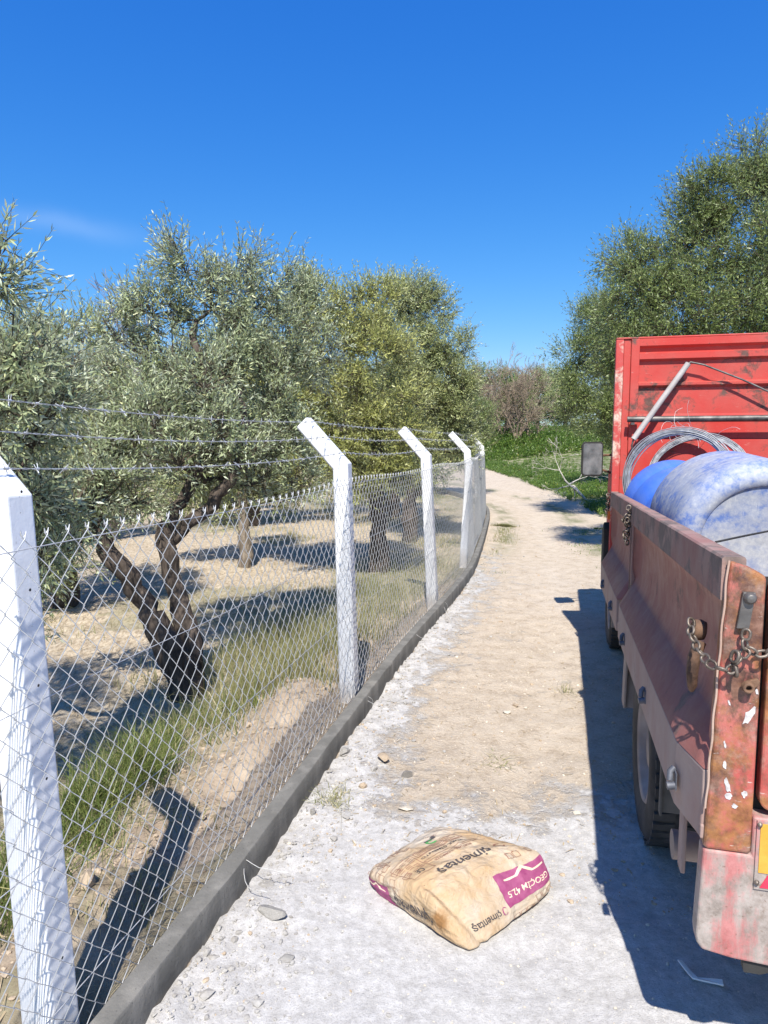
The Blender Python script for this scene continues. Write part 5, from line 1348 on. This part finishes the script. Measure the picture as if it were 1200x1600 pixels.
# paint splashes and scrapes on the rear post
mb = MB()
rs = random.Random(3)
def splash(cx, cz, r, asp=1.0, tilt=0.0):
    n = 14; V = []
    for k in range(n):
        a = 2 * math.pi * k / n; q = r * rs.uniform(.65, 1.2)
        u, v = math.cos(a) * q, math.sin(a) * q * asp; V.append((cx + u * math.cos(tilt) - v * math.sin(tilt), -.0135, cz + u * math.sin(tilt) + v * math.cos(tilt)))
    m2 = MB(); m2.add(V, [tuple(range(n))[::-1]]); m2.build('paint_splash', M['white_paint'], truck)
for a in [(.068, 1.035, .009, 2.6, -.45), (.030, .862, .0055, 3.4, .25), (.022, .91, .0035, 3, .1), (.034, .838, .008, 1.0, 0), (.066, .846, .006, 1.4, 0), (.047, .815, .007, .8, .3), (.024, 1.06, .0025, 3, .3), (.080, 1.09, .003, 2.4, .2), (.020, .96, .0025, 4, .2)]: splash(*a)
# tailgate hardware: hanger plate, ring, chain
mb = MB(); mb.box(.036, .062, -.026, -.0125, 1.235, 1.318, 0, lambda x, y, z: (x + (z - 1.30) * .12, y, z)); mb.lathe([(0, .014), (.009, .013), (.014, .004), (.014, 0)], (.052, -.026, 1.306), (0, -1, 0), 12)
mb.build('hanger_plate', M['steel'], truck, .002)
mb = MB(); pl_ = [(.046, 1.098), (.052, 1.112), (.064, 1.118), (.078, 1.122), (.084, 1.116), (.080, 1.106), (.066, 1.092), (.054, 1.088)]
mb.prism(pl_, lambda a, z: (a, -.0225, z), lambda a, z: (a, -.0125, z)); mb.lathe([(.006, .0), (.006, .014), (.012, .014), (.014, 0)], (.058, -.0225, 1.103), (0, -1, 0), 14); mb.build('eye_bracket', M['rusty'], truck, .002)
def chain_mesh(pts, link_len=0.026, r=0.0032, seed=0):
    """oval links threaded along a curve"""
    pts = np.asarray(pts, float); d = np.concatenate([[0], np.cumsum(np.linalg.norm(np.diff(pts, axis=0), axis=1))])
    mb = MB(); n = int(d[-1] / (link_len * .72)); rg = np.random.default_rng(seed)
    for i in range(n):
        c = (i + .5) * d[-1] / n
        p = np.array([np.interp(c, d, pts[:, k]) for k in range(3)]); q = np.array([np.interp(min(c + .01, d[-1]), d, pts[:, k]) for k in range(3)]) - np.array([np.interp(max(c - .01, 0), d, pts[:, k]) for k in range(3)])
        T = q / (np.linalg.norm(q) + 1e-9); ref = np.array([0, 1., .2]) if abs(T[1]) < .8 else np.array([0, 0, 1.]); u = np.cross(T, ref); u /= np.linalg.norm(u); w = np.cross(T, u)
        a = (i % 2) * math.pi / 2 + rg.normal(0, .3) + .5; s = u * math.cos(a) + w * math.sin(a)
        ring = []
        hl, hw = link_len * .5 - r, link_len * .30
        for t in np.linspace(0, 2 * math.pi, 15)[:-1]:
            x = math.cos(t); y = math.sin(t); ring.append(p + T * (math.copysign(abs(x) ** .7, x) * hl) + s * (y * hw))
        V, Qd = sweep_tube(ring + [ring[0]], r, 6); mb.add(V, Qd, 0, True)
    return mb
c1 = [(.048, -.032, 1.236), (.044, -.034, 1.205), (.050, -.036, 1.19), (.028, -.04, 1.162), (.018, -.042, 1.145), (.0, -.044, 1.145), (-.025, -.03, 1.152), (-.042, .02, 1.172), (-.05, .06, 1.20), (-.045, .085, 1.225)]
chain_mesh(c1, .030, .0034, 1).build('chain', M['chain'], truck)
c2 = [(.050, -.034, 1.195), (.07, -.036, 1.182), (.09, -.037, 1.188), (.13, -.037, 1.21), (.18, -.037, 1.225), (.3, -.037, 1.24)]
chain_mesh(c2, .030, .0034, 2).build('chain', M['chain'], truck)
chain_mesh([(.03, -.038, 1.19), (.022, -.04, 1.168), (.026, -.04, 1.14), (.03, -.038, 1.128)], .034, .004, 3).build('chain', M['chain'], truck)
mb = MB()   # forged hook and pivot boss on the side board by the corner
mb.lathe([(.010, .0), (.022, 0), (.026, .012), (.023, .028), (.015, .032), (.010, .028), (.010, .0)], (-.008, .115, RZ(.115) - .20), (-1, .0, .15), 18)
hk = [(-.02, .10, 1.165), (-.035, .085, 1.13), (-.038, .085, 1.09), (-.034, .10, 1.055), (-.03, .125, 1.035)]
mb.tube(hk, [.014, .015, .014, .012, .007], 8)
mb.build('hook', M['rusty'], truck)
def bundle(y, zt_, n, seed):
    rgb = np.random.default_rng(seed)
    z = zt_; pts = [(-.012, y, zt_)]
    for k in range(n): z -= .018; pts.append((-.016 + rgb.normal(0, .010), y + rgb.normal(0, .014), z))
    return pts
chain_mesh(bundle(1.96, RZ(1.96) - .01, 11, 4), .034, .004, 4).build('chain', M['chain'], truck)
chain_mesh(bundle(1.985, RZ(2.0) - .05, 8, 6), .034, .004, 6).build('chain', M['chain'], truck)
chain_mesh(bundle(3.45, RZ(3.40) - .02, 9, 5), .036, .0045, 5).build('chain', M['chain'], truck)
mb = MB(); mb.box(-.018, .0, 3.40, 3.43, 1.10, 1.16); mb.build('side_marker', M['orange'], truck, .003)
# bumper bar and bracket hanging behind the rear wheel
mb = MB(); mb.tube([(-.022, .34, .50), (TWD + .022, .34, .50)], .040, 16); mb.build('bumper_bar', M['flap_pale'], truck)
mb = MB(); mb.box(-.022, -.010, .20, .25, .50, .715); mb.build('bracket', M['strip'], truck, .003)
mb = MB(); mb.box(TWD + .010, TWD + .022, .20, .25, .50, .715); mb.build('bracket', M['strip'], truck, .003)
mb = MB(); mb.prism([(.085, .4315), (.16, .4315), (.155, .414), (.125, .400), (.09, .400)], lambda a, z: (a, .0, z), lambda a, z: (a, .025, z)); mb.build('lamp_bracket', M['black'], truck)
# cab
cab = empty('cab', (0, 0, 0)); cab.parent = truck
mb = MB()
prof = [(3.50, .58), (3.50, 2.00), (3.50, 2.08), (4.55, 2.08), (4.72, 2.00), (5.06, 1.36), (5.12, 1.25), (5.12, .50), (4.53, .50), (4.50, .66), (4.38, .78), (4.10, .83), (3.80, .78), (3.67, .66), (3.65, .58)]
mb.prism(prof, lambda a, z: (.09 + (0.04 if z > 1.4 else 0), a, z), lambda a, z: (TWD - .09 - (0.04 if z > 1.4 else 0), a, z)); mb.build('cab_shell', M['red_bright'], cab, .02, 3)
mb = MB()
for x0, x1 in ((.085, .095), (TWD - .095, TWD - .085)):
    mb = MB(); mb.prism([(3.62, 1.42), (3.62, 1.92), (4.45, 1.92), (4.82, 1.42)], lambda a, z: (x0 + (.03 if x0 < 1 else -.03), a, z), lambda a, z: (x1 + (.03 if x0 < 1 else -.03), a, z)); mb.build('side_window', M['glass'], cab)
mb = MB(); mb.prism([(.2, 0), (TWD - .2, 0), (TWD - .24, 1), (.24, 1)], lambda a, t: (a, 5.045 - .27 * t + .01, 1.42 + .5 * t), lambda a, t: (a, 5.045 - .27 * t + .03, 1.42 + .5 * t)); mb.build('windscreen', M['glass'], cab)
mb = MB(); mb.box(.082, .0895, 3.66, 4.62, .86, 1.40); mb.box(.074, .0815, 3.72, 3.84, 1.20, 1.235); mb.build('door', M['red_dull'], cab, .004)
mb = MB(); mb.box(.2, TWD - .2, 5.121, 5.17, .42, .62); mb.build('front_bumper', M['black'], cab, .01)
for x in (.28, TWD - .44):
    mb = MB(); mb.lathe([(0, .03), (.07, .02), (.085, 0)], (x + .08, 5.121, .86), (0, 1, 0), 20); mb.build('headlight', M['glass'], cab)
mb = MB(); mb.prism([(3.48, .70), (3.48, 1.02), (3.52, 1.07), (3.68, 1.0), (3.70, .76), (3.66, .60), (3.56, .55)], lambda a, z: (-.035, a, z), lambda a, z: (.085, a, z)); mb.build('splash_guard', M['black'], truck, .01)
# wing mirror
mr = empty('wing_mirror', (-.085, 4.52, 1.50)); mr.parent = truck; mr.rotation_euler = (0, 0, rad(14))
def rrect(w, h, r, n=5):
    out = []
    for cx, cy, a0 in ((w - r, h - r, 0), (-w + r, h - r, 90), (-w + r, -h + r, 180), (w - r, -h + r, 270)):
        for t in np.linspace(0, 90, n): out.append((cx + r * math.cos(rad(a0 + t)), cy + r * math.sin(rad(a0 + t))))
    return out
mb = MB(); mb.prism(rrect(.094, .150, .03), lambda a, z: (a, -.012, z), lambda a, z: (a * .86, .05, z * .9)); mb.build('mirror_shell', M['black'], mr, .006)
mb = MB(); mb.prism(rrect(.080, .134, .02), lambda a, z: (a, -.0155, z), lambda a, z: (a, -.0125, z)); mb.build('mirror_glass', M['mirror'], mr)
mb = MB(); mb.tube([(.0, .045, .02), (.10, .05, .03), (.30, .10, .04)], .011, 8); mb.tube([(.0, .045, -.09), (.12, .05, -.10), (.30, .10, -.16)], .011, 8); mb.build('mirror_arm', M['rusty'], mr)

# ------------------------------------------------------------------ load
def barrel(name, centre, axis, R, L, mat, label, rib=0.975):
    q = Vector(axis).normalized().to_track_quat('Z', 'X'); e = bpy.data.objects.new(name, None); COL.objects.link(e)
    e.location = tuple(centre); e.rotation_mode = 'QUATERNION'; e.rotation_quaternion = q; e.empty_display_size = .1
    tag(e, label, 'barrel', 'blue plastic barrels in the truck bed')
    h = L / 2
    mb = MB()
    mb.lathe([(R * .70, -h + .012), (R * .72, -h + .003), (R * .80, -h), (R * .90, -h + .012), (R * .975, -h + .05), (R, -h + .11), (R, -h * .40), (R * rib, -h * .37), (R * rib, -h * .31), (R, -h * .28), (R, h * .28), (R * rib, h * .31), (R * rib, h * .37), (R, h * .40), (R, h - .11), (R * .975, h - .05), (R * .88, h - .008), (R * .80, h), (0, h)], (0, 0, 0), (0, 0, 1), 56)
    mb.build('shell', mat, e)
    mb = MB(); mb.lathe([(0, -h + .028), (R * .45, -h + .022), (R * .62, -h + .016), (R * .70, -h + .0125)], (0, 0, 0), (0, 0, 1), 56); mb.build('end_cap', mat, e)
    mb = MB(); mb.lathe([(0, -.007), (.022, -.006), (.026, 0), (.026, .012)], (R * .30, R * .25, -h + .022), (0, 0, 1), 18); mb.build('bung', mat, e)
    return e
def tdir(x, y, z): v = tw(x, y, z) - tw(0, 0, 0); return tuple(v)
barrel('plastic_barrel', tuple(tw(.465, 1.86, 1.235)), tdir(-.02, 1, .05), .355, .82, M['blue_dust'], 'big blue barrel crusted with grey cement, its round end towards the tailgate', 0.997)
barrel('plastic_barrel', tuple(tw(.40, 2.80, 1.17)), tdir(-.12, 1, .16), .315, .86, M['blue'], 'clean bright blue barrel lying behind the cement crusted one', 0.99)
# coils of galvanised wire standing against the headboard
def coil(centre, normal, R, n, thick, label, seed):
    rg = np.random.default_rng(seed); nn = Vector(normal).normalized(); a = nn.orthogonal().normalized(); b = nn.cross(a); c = Vector(tuple(centre))
    mb = MB()
    for k in range(n):
        rr = R + rg.normal(0, thick * .55); o = nn * rg.normal(0, thick * .6) + a * rg.normal(0, .006) + b * rg.normal(0, .006)
        t = np.linspace(0, 2 * math.pi, 49)
        w = 1 + .012 * np.sin(t * 2 + rg.uniform(0, 6)) + .008 * np.sin(t * 5 + rg.uniform(0, 6))
        mb.tube([c + o + (a * math.cos(x) + b * math.sin(x)) * rr * ww for x, ww in zip(t, w)], .0032, 5, 0, True, False)
    tag(mb.build('wire_coil', M['coil']), label, 'wire coil', 'coils of wire in the truck bed')
coil(tw(.375, 3.02, 1.40), tdir(-.30, -1, .12), .315, 60, .015, 'coil of galvanised wire nearest the blue barrels, arching highest', 1)
coil(tw(.52, 3.20, 1.42), tdir(-.35, -1, .55), .30, 40, .013, 'second wire coil, lying flatter behind the first', 2)
# loose ends of thin wire over the bar
mb = MB(); rgw = np.random.default_rng(6)
for k in range(9):
    p = P(1035 + 12 * k * rgw.uniform(.6, 1.1), 690, 4.5) + np.array([0, 0, rgw.uniform(-.05, .08)]); d = np.array([rgw.normal(0, .3), rgw.normal(0, .2), 1.0]); pts = [p]
    for i in range(9): d = d / np.linalg.norm(d) + rgw.normal(0, .25, 3) + np.array([0.02, 0, -.10]); p = p + d / np.linalg.norm(d) * .028; pts.append(p)
    mb.tube(pts, .0011, 4)
tag(mb.build('tie_wire', M['tie']), 'thin loose wires curling up in front of the headboard bar', 'tie wire')
# bent grey handle with a thin rod, leaning on the headboard
def hp(x, z, d): return tuple(tw(x, HY - d, z))
e = empty('hand_tool', hp(.14, 1.68, .10), 0, 'long pale grey handle leaning on the red headboard with a thin rod', 'tool')
o0 = np.array(hp(.14, 1.68, .10))
mb = MB(); mb.tube([np.array(hp(.125, 1.665, .13)) - o0, np.array(hp(.30, 1.93, .085)) - o0, np.array(hp(.462, 2.172, .060)) - o0], .0195, 12); mb.build('handle', M['pvc'], e)
mb = MB(); mb.tube([np.array(hp(.455, 2.165, .062)) - o0, np.array(hp(.475, 2.18, .060)) - o0, np.array(hp(.56, 2.16, .06)) - o0, np.array(hp(.80, 2.055, .07)) - o0, np.array(hp(1.10, 1.90, .08)) - o0], .0065, 8)
mb.build('rod', M['steel'], e)
mb = MB(); mb.tube([np.array(hp(.125, 1.665, .13)) - o0, np.array(hp(.115, 1.62, .13)) - o0, np.array(hp(.13, 1.57, .12)) - o0], .006, 6); mb.build('hook', M['steel'], e)
# black cord lying across the barrel
pts = [P(1118, 847, 2.02), P(1160, 838, 2.06), P(1205, 829, 2.12), P(1260, 818, 2.2), P(1340, 808, 2.4)]
mb = MB(); mb.tube(pts, .0032, 6); tag(mb.build('cord', M['black']), 'thin black cord stretched across the front of the crusted barrel', 'cord')

# ------------------------------------------------------------------ cement bag
BC = np.array([0.275, 2.475]); BR = math.atan2(0.27, 0.325)
cR, sR = math.cos(BR), math.sin(BR)
BC = G(728, 1392, 0.02)[:2]; BZ = zt(*BC) - .002
bag = empty('cement_bag', (BC[0], BC[1], BZ), BR, 'full tan paper cement bag with magenta print lying on the grey dust', 'bag')
def loc(x, y): dx, dy = x - BC[0], y - BC[1]; return (dx * cR + dy * sR, -dx * sR + dy * cR)
Tq = [(*loc(*G(px, py, z)[:2]), z - BZ) for px, py, z in ((672, 1398, BZ + .142), (849, 1330, BZ + .122), (684, 1288, BZ + .100), (571, 1361, BZ + .074))]   # F R B L
Bq = [(*loc(*G(px, py, z)[:2]), z - BZ) for px, py, z in ((738, 1499, BZ), (869, 1395, BZ), (700, 1305, BZ), (583, 1392, BZ))]
Tq, Bq = np.array(Tq), np.array(Bq)
def bagmap(p):
    """cube surface [-1,1]^3 (u: front to right, v: front to left, w: up) to the slumped bag"""
    p = np.asarray(p, float); u, v, w = p[..., 0], p[..., 1], p[..., 2]
    n = 9.0
    k = (np.abs(u) ** n + np.abs(v) ** n + np.abs(w) ** n) ** (-1 / n) * np.maximum(np.maximum(np.abs(u), np.abs(v)), np.abs(w))
    k = 0.25 + 0.75 * k
    u_, v_, w_ = u * k, v * k, w * k
    fu, fv, fw = (u_ + 1) / 2, (v_ + 1) / 2, (w_ + 1) / 2
    def quad(Cn): return (Cn[0] * ((1 - fu) * (1 - fv))[..., None] + Cn[1] * (fu * (1 - fv))[..., None] + Cn[2] * (fu * fv)[..., None] + Cn[3] * ((1 - fu) * fv)[..., None])
    q = quad(Bq) * (1 - fw)[..., None] + quad(Tq) * fw[..., None]
    bul = np.clip(1 - u_ ** 2, 0, 1) * np.clip(1 - v_ ** 2, 0, 1)
    q[..., 2] += fw * 0.042 * bul ** .7
    # belly of the sides
    side_b = np.clip(1 - w_ ** 2, 0, 1) * 0.013
    q[..., 0] += np.sign(u_) * np.abs(u_) ** 6 * side_b; q[..., 1] += np.sign(v_) * np.abs(v_) ** 6 * side_b
    # folds: crease running in from the near left corner, gathers along the ends
    wr = fbm((u_ * 5.0 + v_ * 2.0 + w_ * 3) * .8, (v_ * 4.2 - w_ * 2.0) * .8, 41, 4)
    rid = 1 - np.abs(fbm(u_ * 2.6 + v_ * 1.7 + 7, v_ * 2.2 - u_ * 1.1, 53, 3)) * 4
    q[..., 2] += fw * (0.011 * wr + 0.006 * np.clip(rid, 0, 1) ** 3)
    q[..., 0] += 0.012 * fbm(v_ * 4 + 9, w_ * 3 + u_ * 2, 43, 3); q[..., 1] += 0.012 * fbm(u_ * 4 + 5, w_ * 3 - v_ * 2, 47, 3)
    cre = np.exp(-((u_ + 0.88 - 0.10 * (1 - w_)) / 0.05) ** 2) * np.exp(-((v_ + 0.92) / 0.35) ** 2)
    q[..., 2] -= 0.012 * cre * fw; q[..., 1] += 0.010 * cre
    return q
STAIN = tuple(float(a) for a in bagmap(np.array([-1.0, -0.80, 0.0])))
M['paper'] = _paper()
def bag_body():
    N = 84; Vs, Qs, off = [], [], 0
    g = np.linspace(-1, 1, N); A, B = np.meshgrid(g, g, indexing='ij'); one = np.ones_like(A)
    for face in ((A, B, one), (B, A, -one), (one, A, B), (-one, B, A), (B, one, A), (A, -one, B)):
        V = bagmap(np.stack(face, -1)).reshape(-1, 3); i = np.arange(N - 1)[:, None] * N; j = np.arange(N - 1)[None]
        Qs.append(np.stack([i + j, i + N + j, i + N + j + 1, i + j + 1], -1).reshape(-1, 4) + off); Vs.append(V); off += len(V)
    me = mesh_np('paper_sack', np.vstack(Vs), np.vstack(Qs), smooth=True)
    bm = bmesh.new(); bm.from_mesh(me); bmesh.ops.remove_doubles(bm, verts=bm.verts, dist=1e-5); bmesh.ops.recalc_face_normals(bm, faces=bm.faces); bm.to_mesh(me); bm.free()
    for p in me.polygons: p.use_smooth = True
    link('paper_sack', me, M['paper'], bag)
bag_body()
EPS = 0.0020
def lay(face, uv):
    """2-D print coordinates to just above the bag's surface"""
    uv = np.asarray(uv, float)
    if face == 'top': f = lambda a: np.stack([a[:, 0], a[:, 1], np.ones(len(a))], 1)
    if face == 'front': f = lambda a: np.stack([a[:, 0], -np.ones(len(a)), a[:, 1]], 1)
    if face == 'left': f = lambda a: np.stack([-np.ones(len(a)), a[:, 0], a[:, 1]], 1)
    p = bagmap(f(uv)); e = .01
    du = bagmap(f(uv + [e, 0])) - bagmap(f(uv - [e, 0])); dv = bagmap(f(uv + [0, e])) - bagmap(f(uv - [0, e]))
    n = np.cross(du, dv); n /= np.linalg.norm(n, axis=1)[:, None] + 1e-12
    want = {'top': np.array([0, 0, 1.]), 'front': np.array([0, -1., .3]), 'left': np.array([-1., 0, .3])}[face]
    n *= np.sign(n @ want)[:, None]
    return p + n * EPS
def print_polys(name, face, V2, Fs, mat, label=None, cuts=1, eps=None):
    global EPS
    bm = bmesh.new(); vs = [bm.verts.new((a, b, 0)) for a, b in V2]
    for f in Fs:
        try: bm.faces.new([vs[i] for i in f])
        except ValueError: pass
    bmesh.ops.triangulate(bm, faces=bm.faces)
    for _ in range(cuts):
        long = [e_ for e_ in bm.edges if e_.calc_length() > (0.022 if name == 'lettering' else 0.045)]
        if not long: break
        bmesh.ops.subdivide_edges(bm, edges=long, cuts=1, use_grid_fill=False); bmesh.ops.triangulate(bm, faces=bm.faces)
    bm.verts.ensure_lookup_table()
    keep = EPS
    if eps: EPS = eps
    P3 = lay(face, np.array([v.co[:2] for v in bm.verts])); EPS = keep
    for v, p in zip(bm.verts, P3): v.co = p
    me = bpy.data.meshes.new(name); bm.to_mesh(me); bm.free()
    o = link(name, me, mat, bag)
    if label: o['label'] = label
    return o
def text_polys(txt):
    cu = bpy.data.curves.new('lettering', 'FONT'); cu.body = txt; cu.align_x = 'CENTER'; cu.align_y = 'CENTER'; cu.resolution_u = 3; cu.offset = 0.012
    ob = bpy.data.objects.new('lettering', cu); COL.objects.link(ob)
    dg = bpy.context.evaluated_depsgraph_get(); me = bpy.data.meshes.new_from_object(ob.evaluated_get(dg))
    V = np.array([v.co[:2] for v in me.vertices]); Fs = [tuple(p.vertices) for p in me.polygons]
    bpy.data.objects.remove(ob); bpy.data.meshes.remove(me); bpy.data.curves.remove(cu)
    return V, Fs
def bold(V, amt): return V
def print_text(txt, face, centre, width, height, mat, xdir, ydir, cuts=3, eps=None):
    """xdir / ydir: print directions in face coordinates"""
    V, Fs = text_polys(txt)
    ext = V.max(0) - V.min(0); V = (V - (V.max(0) + V.min(0)) / 2) / ext * [width, height]
    uv = np.array(centre) + V[:, :1] * np.array(xdir) + V[:, 1:] * np.array(ydir)
    return print_polys('lettering', face, uv, Fs, mat, None, cuts, eps)
def outline(face, x0, x1, y0, y1, t, mat, name='printed_line', ratio=1.0):
    q = [(x0, y0, x1, y0 + t), (x0, y1 - t, x1, y1), (x0, y0 + t, x0 + t * ratio, y1 - t), (x1 - t * ratio, y0 + t, x1, y1 - t)]
    V, Fs = [], []
    for a, b, c, d in q:
        k = len(V); V += [(a, b), (c, b), (c, d), (a, d)]; Fs.append((k, k + 1, k + 2, k + 3))
    return V, Fs
def ring2(cx, cy, rx, ry, t, a0=0, a1=360, n=20):
    an = np.radians(np.linspace(a0, a1, n)); V = [(cx + rx * math.cos(a), cy + ry * math.sin(a)) for a in an] + [(cx + (rx - t) * math.cos(a), cy + (ry - t) * math.sin(a)) for a in an]
    return V, [(i, i + 1, n + i + 1, n + i) for i in range(n - 1)]
# top face: text runs from right to near-left, its head towards the near end
X_, Y_ = (-1, 0), (0, -1)
print_text('çimentaş', 'top', (-.10, -.56), .98, .22, M['ink'], X_, Y_, 6, .0030)
print_text('TÜRK ÇİMENTO', 'top', (-.02, .04), .86, .085, M['ink'], X_, Y_)
print_text('CE', 'top', (-.70, -.26), .14, .13, M['ink'], X_, Y_)
print_text('PORTLAND KOMPOZE', 'top', (.0, -.20), .74, .055, M['ink_brown'], X_, Y_)
print_text('50 kg', 'top', (.30, .62), .20, .09, M['ink_brown'], X_, Y_)
V, Fs = ring2(.62, -.52, .075, .10, .028, 40, 330); print_polys('printed_emblem', 'top', V, Fs, M['ink_brown'])
V, Fs = ring2(.10, .42, .10, .085, .045, 45, 315); print_polys('printed_emblem', 'top', V, Fs, M['ink_green'])
print_polys('printed_emblem', 'top', [(.02, .47), (.26, .47), (.26, .56), (.20, .56), (.20, .51), (.02, .51)], [(0, 1, 4, 5), (1, 2, 3, 4)], M['ink'])
for (x0, x1, y0, y1) in ((-.48, .58, -.14, -.06), (-.92, -.50, -.38, .34), (-.46, .52, .12, .30)):
    V, Fs = outline('top', x0, x1, y0, y1, .010, None); print_polys('printed_line', 'top', V, Fs, M['ink_brown'], None, 5)
V, Fs = [], []
for r_ in range(9):
    y0 = -.16 + r_ * .052
    for c_ in range(3):
        if (r_ * 3 + c_) % 5 == 4: continue
        k = len(V); x0 = -.88 + c_ * .12; V += [(x0, y0), (x0 + .095, y0), (x0 + .095, y0 + .013), (x0, y0 + .013)]; Fs.append((k, k + 1, k + 2, k + 3))
for r_ in range(4):
    y0 = .14 + r_ * .038; k = len(V); V += [(-.42, y0), (.46 - .1 * (r_ % 2), y0), (.46 - .1 * (r_ % 2), y0 + .010), (-.42, y0 + .010)]; Fs.append((k, k + 1, k + 2, k + 3))
print_polys('printed_line', 'top', V, Fs, M['ink_brown'], None, 5)
# courses of drawn bricks round the edges
def bricks(face, x0, x1, y0, y1, nx, ny, seed, prob=.55):
    rs = random.Random(seed); V, Fs = [], []; dx, dy = (x1 - x0) / nx, (y1 - y0) / ny
    for r_ in range(ny):
        for c_ in range(nx):
            if rs.random() > prob: continue
            a = x0 + dx * (c_ + .5 * (r_ % 2)); v, f = outline(face, a + .01, a + dx - .01, y0 + r_ * dy + .01, y0 + (r_ + 1) * dy - .01, .010, None); k = len(V); V += v; Fs += [tuple(i + k for i in q) for q in f]
    print_polys('printed_brick', face, V, Fs, M['ink_brown'], None, 3)
bricks('top', .15, .95, -.96, -.80, 6, 1, 2, .8); bricks('top', -.95, -.3, .45, .95, 6, 4, 5, .5); bricks('left', .0, .95, .35, .95, 6, 2, 3, .6); bricks('front', .0, .9, -.95, -.45, 6, 2, 4, .6); bricks('top', -.98, -.80, -.2, .6, 1, 5, 8, .6)
# front end panel
print_polys('printed_panel', 'front', [(-.02, -.32), (.98, -.32), (.98, .80), (-.02, .80)], [(0, 1, 2, 3)], M['magenta'], 'magenta printed panel', 6)
print_text('GEOÇİM 42.5', 'front', (.48, .06), .84, .38, M['ink_pale'], X_, Y_, 6, .0034)
V = [(.10, .52), (.36, .52), (.50, .74), (.64, .52), (.90, .52), (.90, .585), (.67, .585), (.50, .86), (.33, .585), (.10, .585)]
print_polys('printed_roofline', 'front', V, [(0, 1, 8, 9), (1, 2, 7, 8), (2, 3, 6, 7), (3, 4, 5, 6)], M['ink_pale'], None, 3, .0030)
print_text('çimentaş', 'front', (-.46, -.30), .52, .30, M['ink'], X_, Y_)
V, Fs = ring2(-.12, -.32, .05, .15, .022, 40, 330); print_polys('printed_emblem', 'front', V, Fs, M['magenta'])
# left end panel
print_polys('printed_panel', 'left', [(.36, -.78), (.98, -.78), (.98, .55), (.36, .55)], [(0, 1, 2, 3)], M['magenta'], 'small magenta printed panel', 6)
V = [(.45, .10), (.60, .10), (.68, .34), (.76, .10), (.92, .10), (.92, .20), (.79, .20), (.68, .52), (.57, .20), (.45, .20)]
print_polys('printed_roofline', 'left', V, [(0, 1, 8, 9), (1, 2, 7, 8), (2, 3, 6, 7), (3, 4, 5, 6)], M['ink_pale'], None, 3, .0030)
print_text('çimentaş', 'left', (-.20, .02), .86, .74, M['ink'], (1, 0), Y_, 6, .0040)

# white plastic scrap in the truck's shadow
q = gz(1090, 1530)
mb = MB(); zz = .02
for pts in ([(-.040, .055), (-.022, .062), (-.012, .012), (-.005, -.012), (-.022, -.012), (-.030, .012)], [(-.005, -.012), (-.022, -.012), (.0, -.026), (.045, -.034), (.060, -.040), (.066, -.020), (.040, -.016)]):
    mb.prism(pts, lambda a, b_: (a, b_, zz + .006 * math.sin(a * 90)), lambda a, b_: (a, b_, zz - .006 + .006 * math.sin(a * 90)))
o = mb.build('plastic_scrap', M['scrap'], None, .002); o.location = tuple(q)
tag(o, 'bent white plastic scrap lying in the shadow under the tailgate', 'scrap')
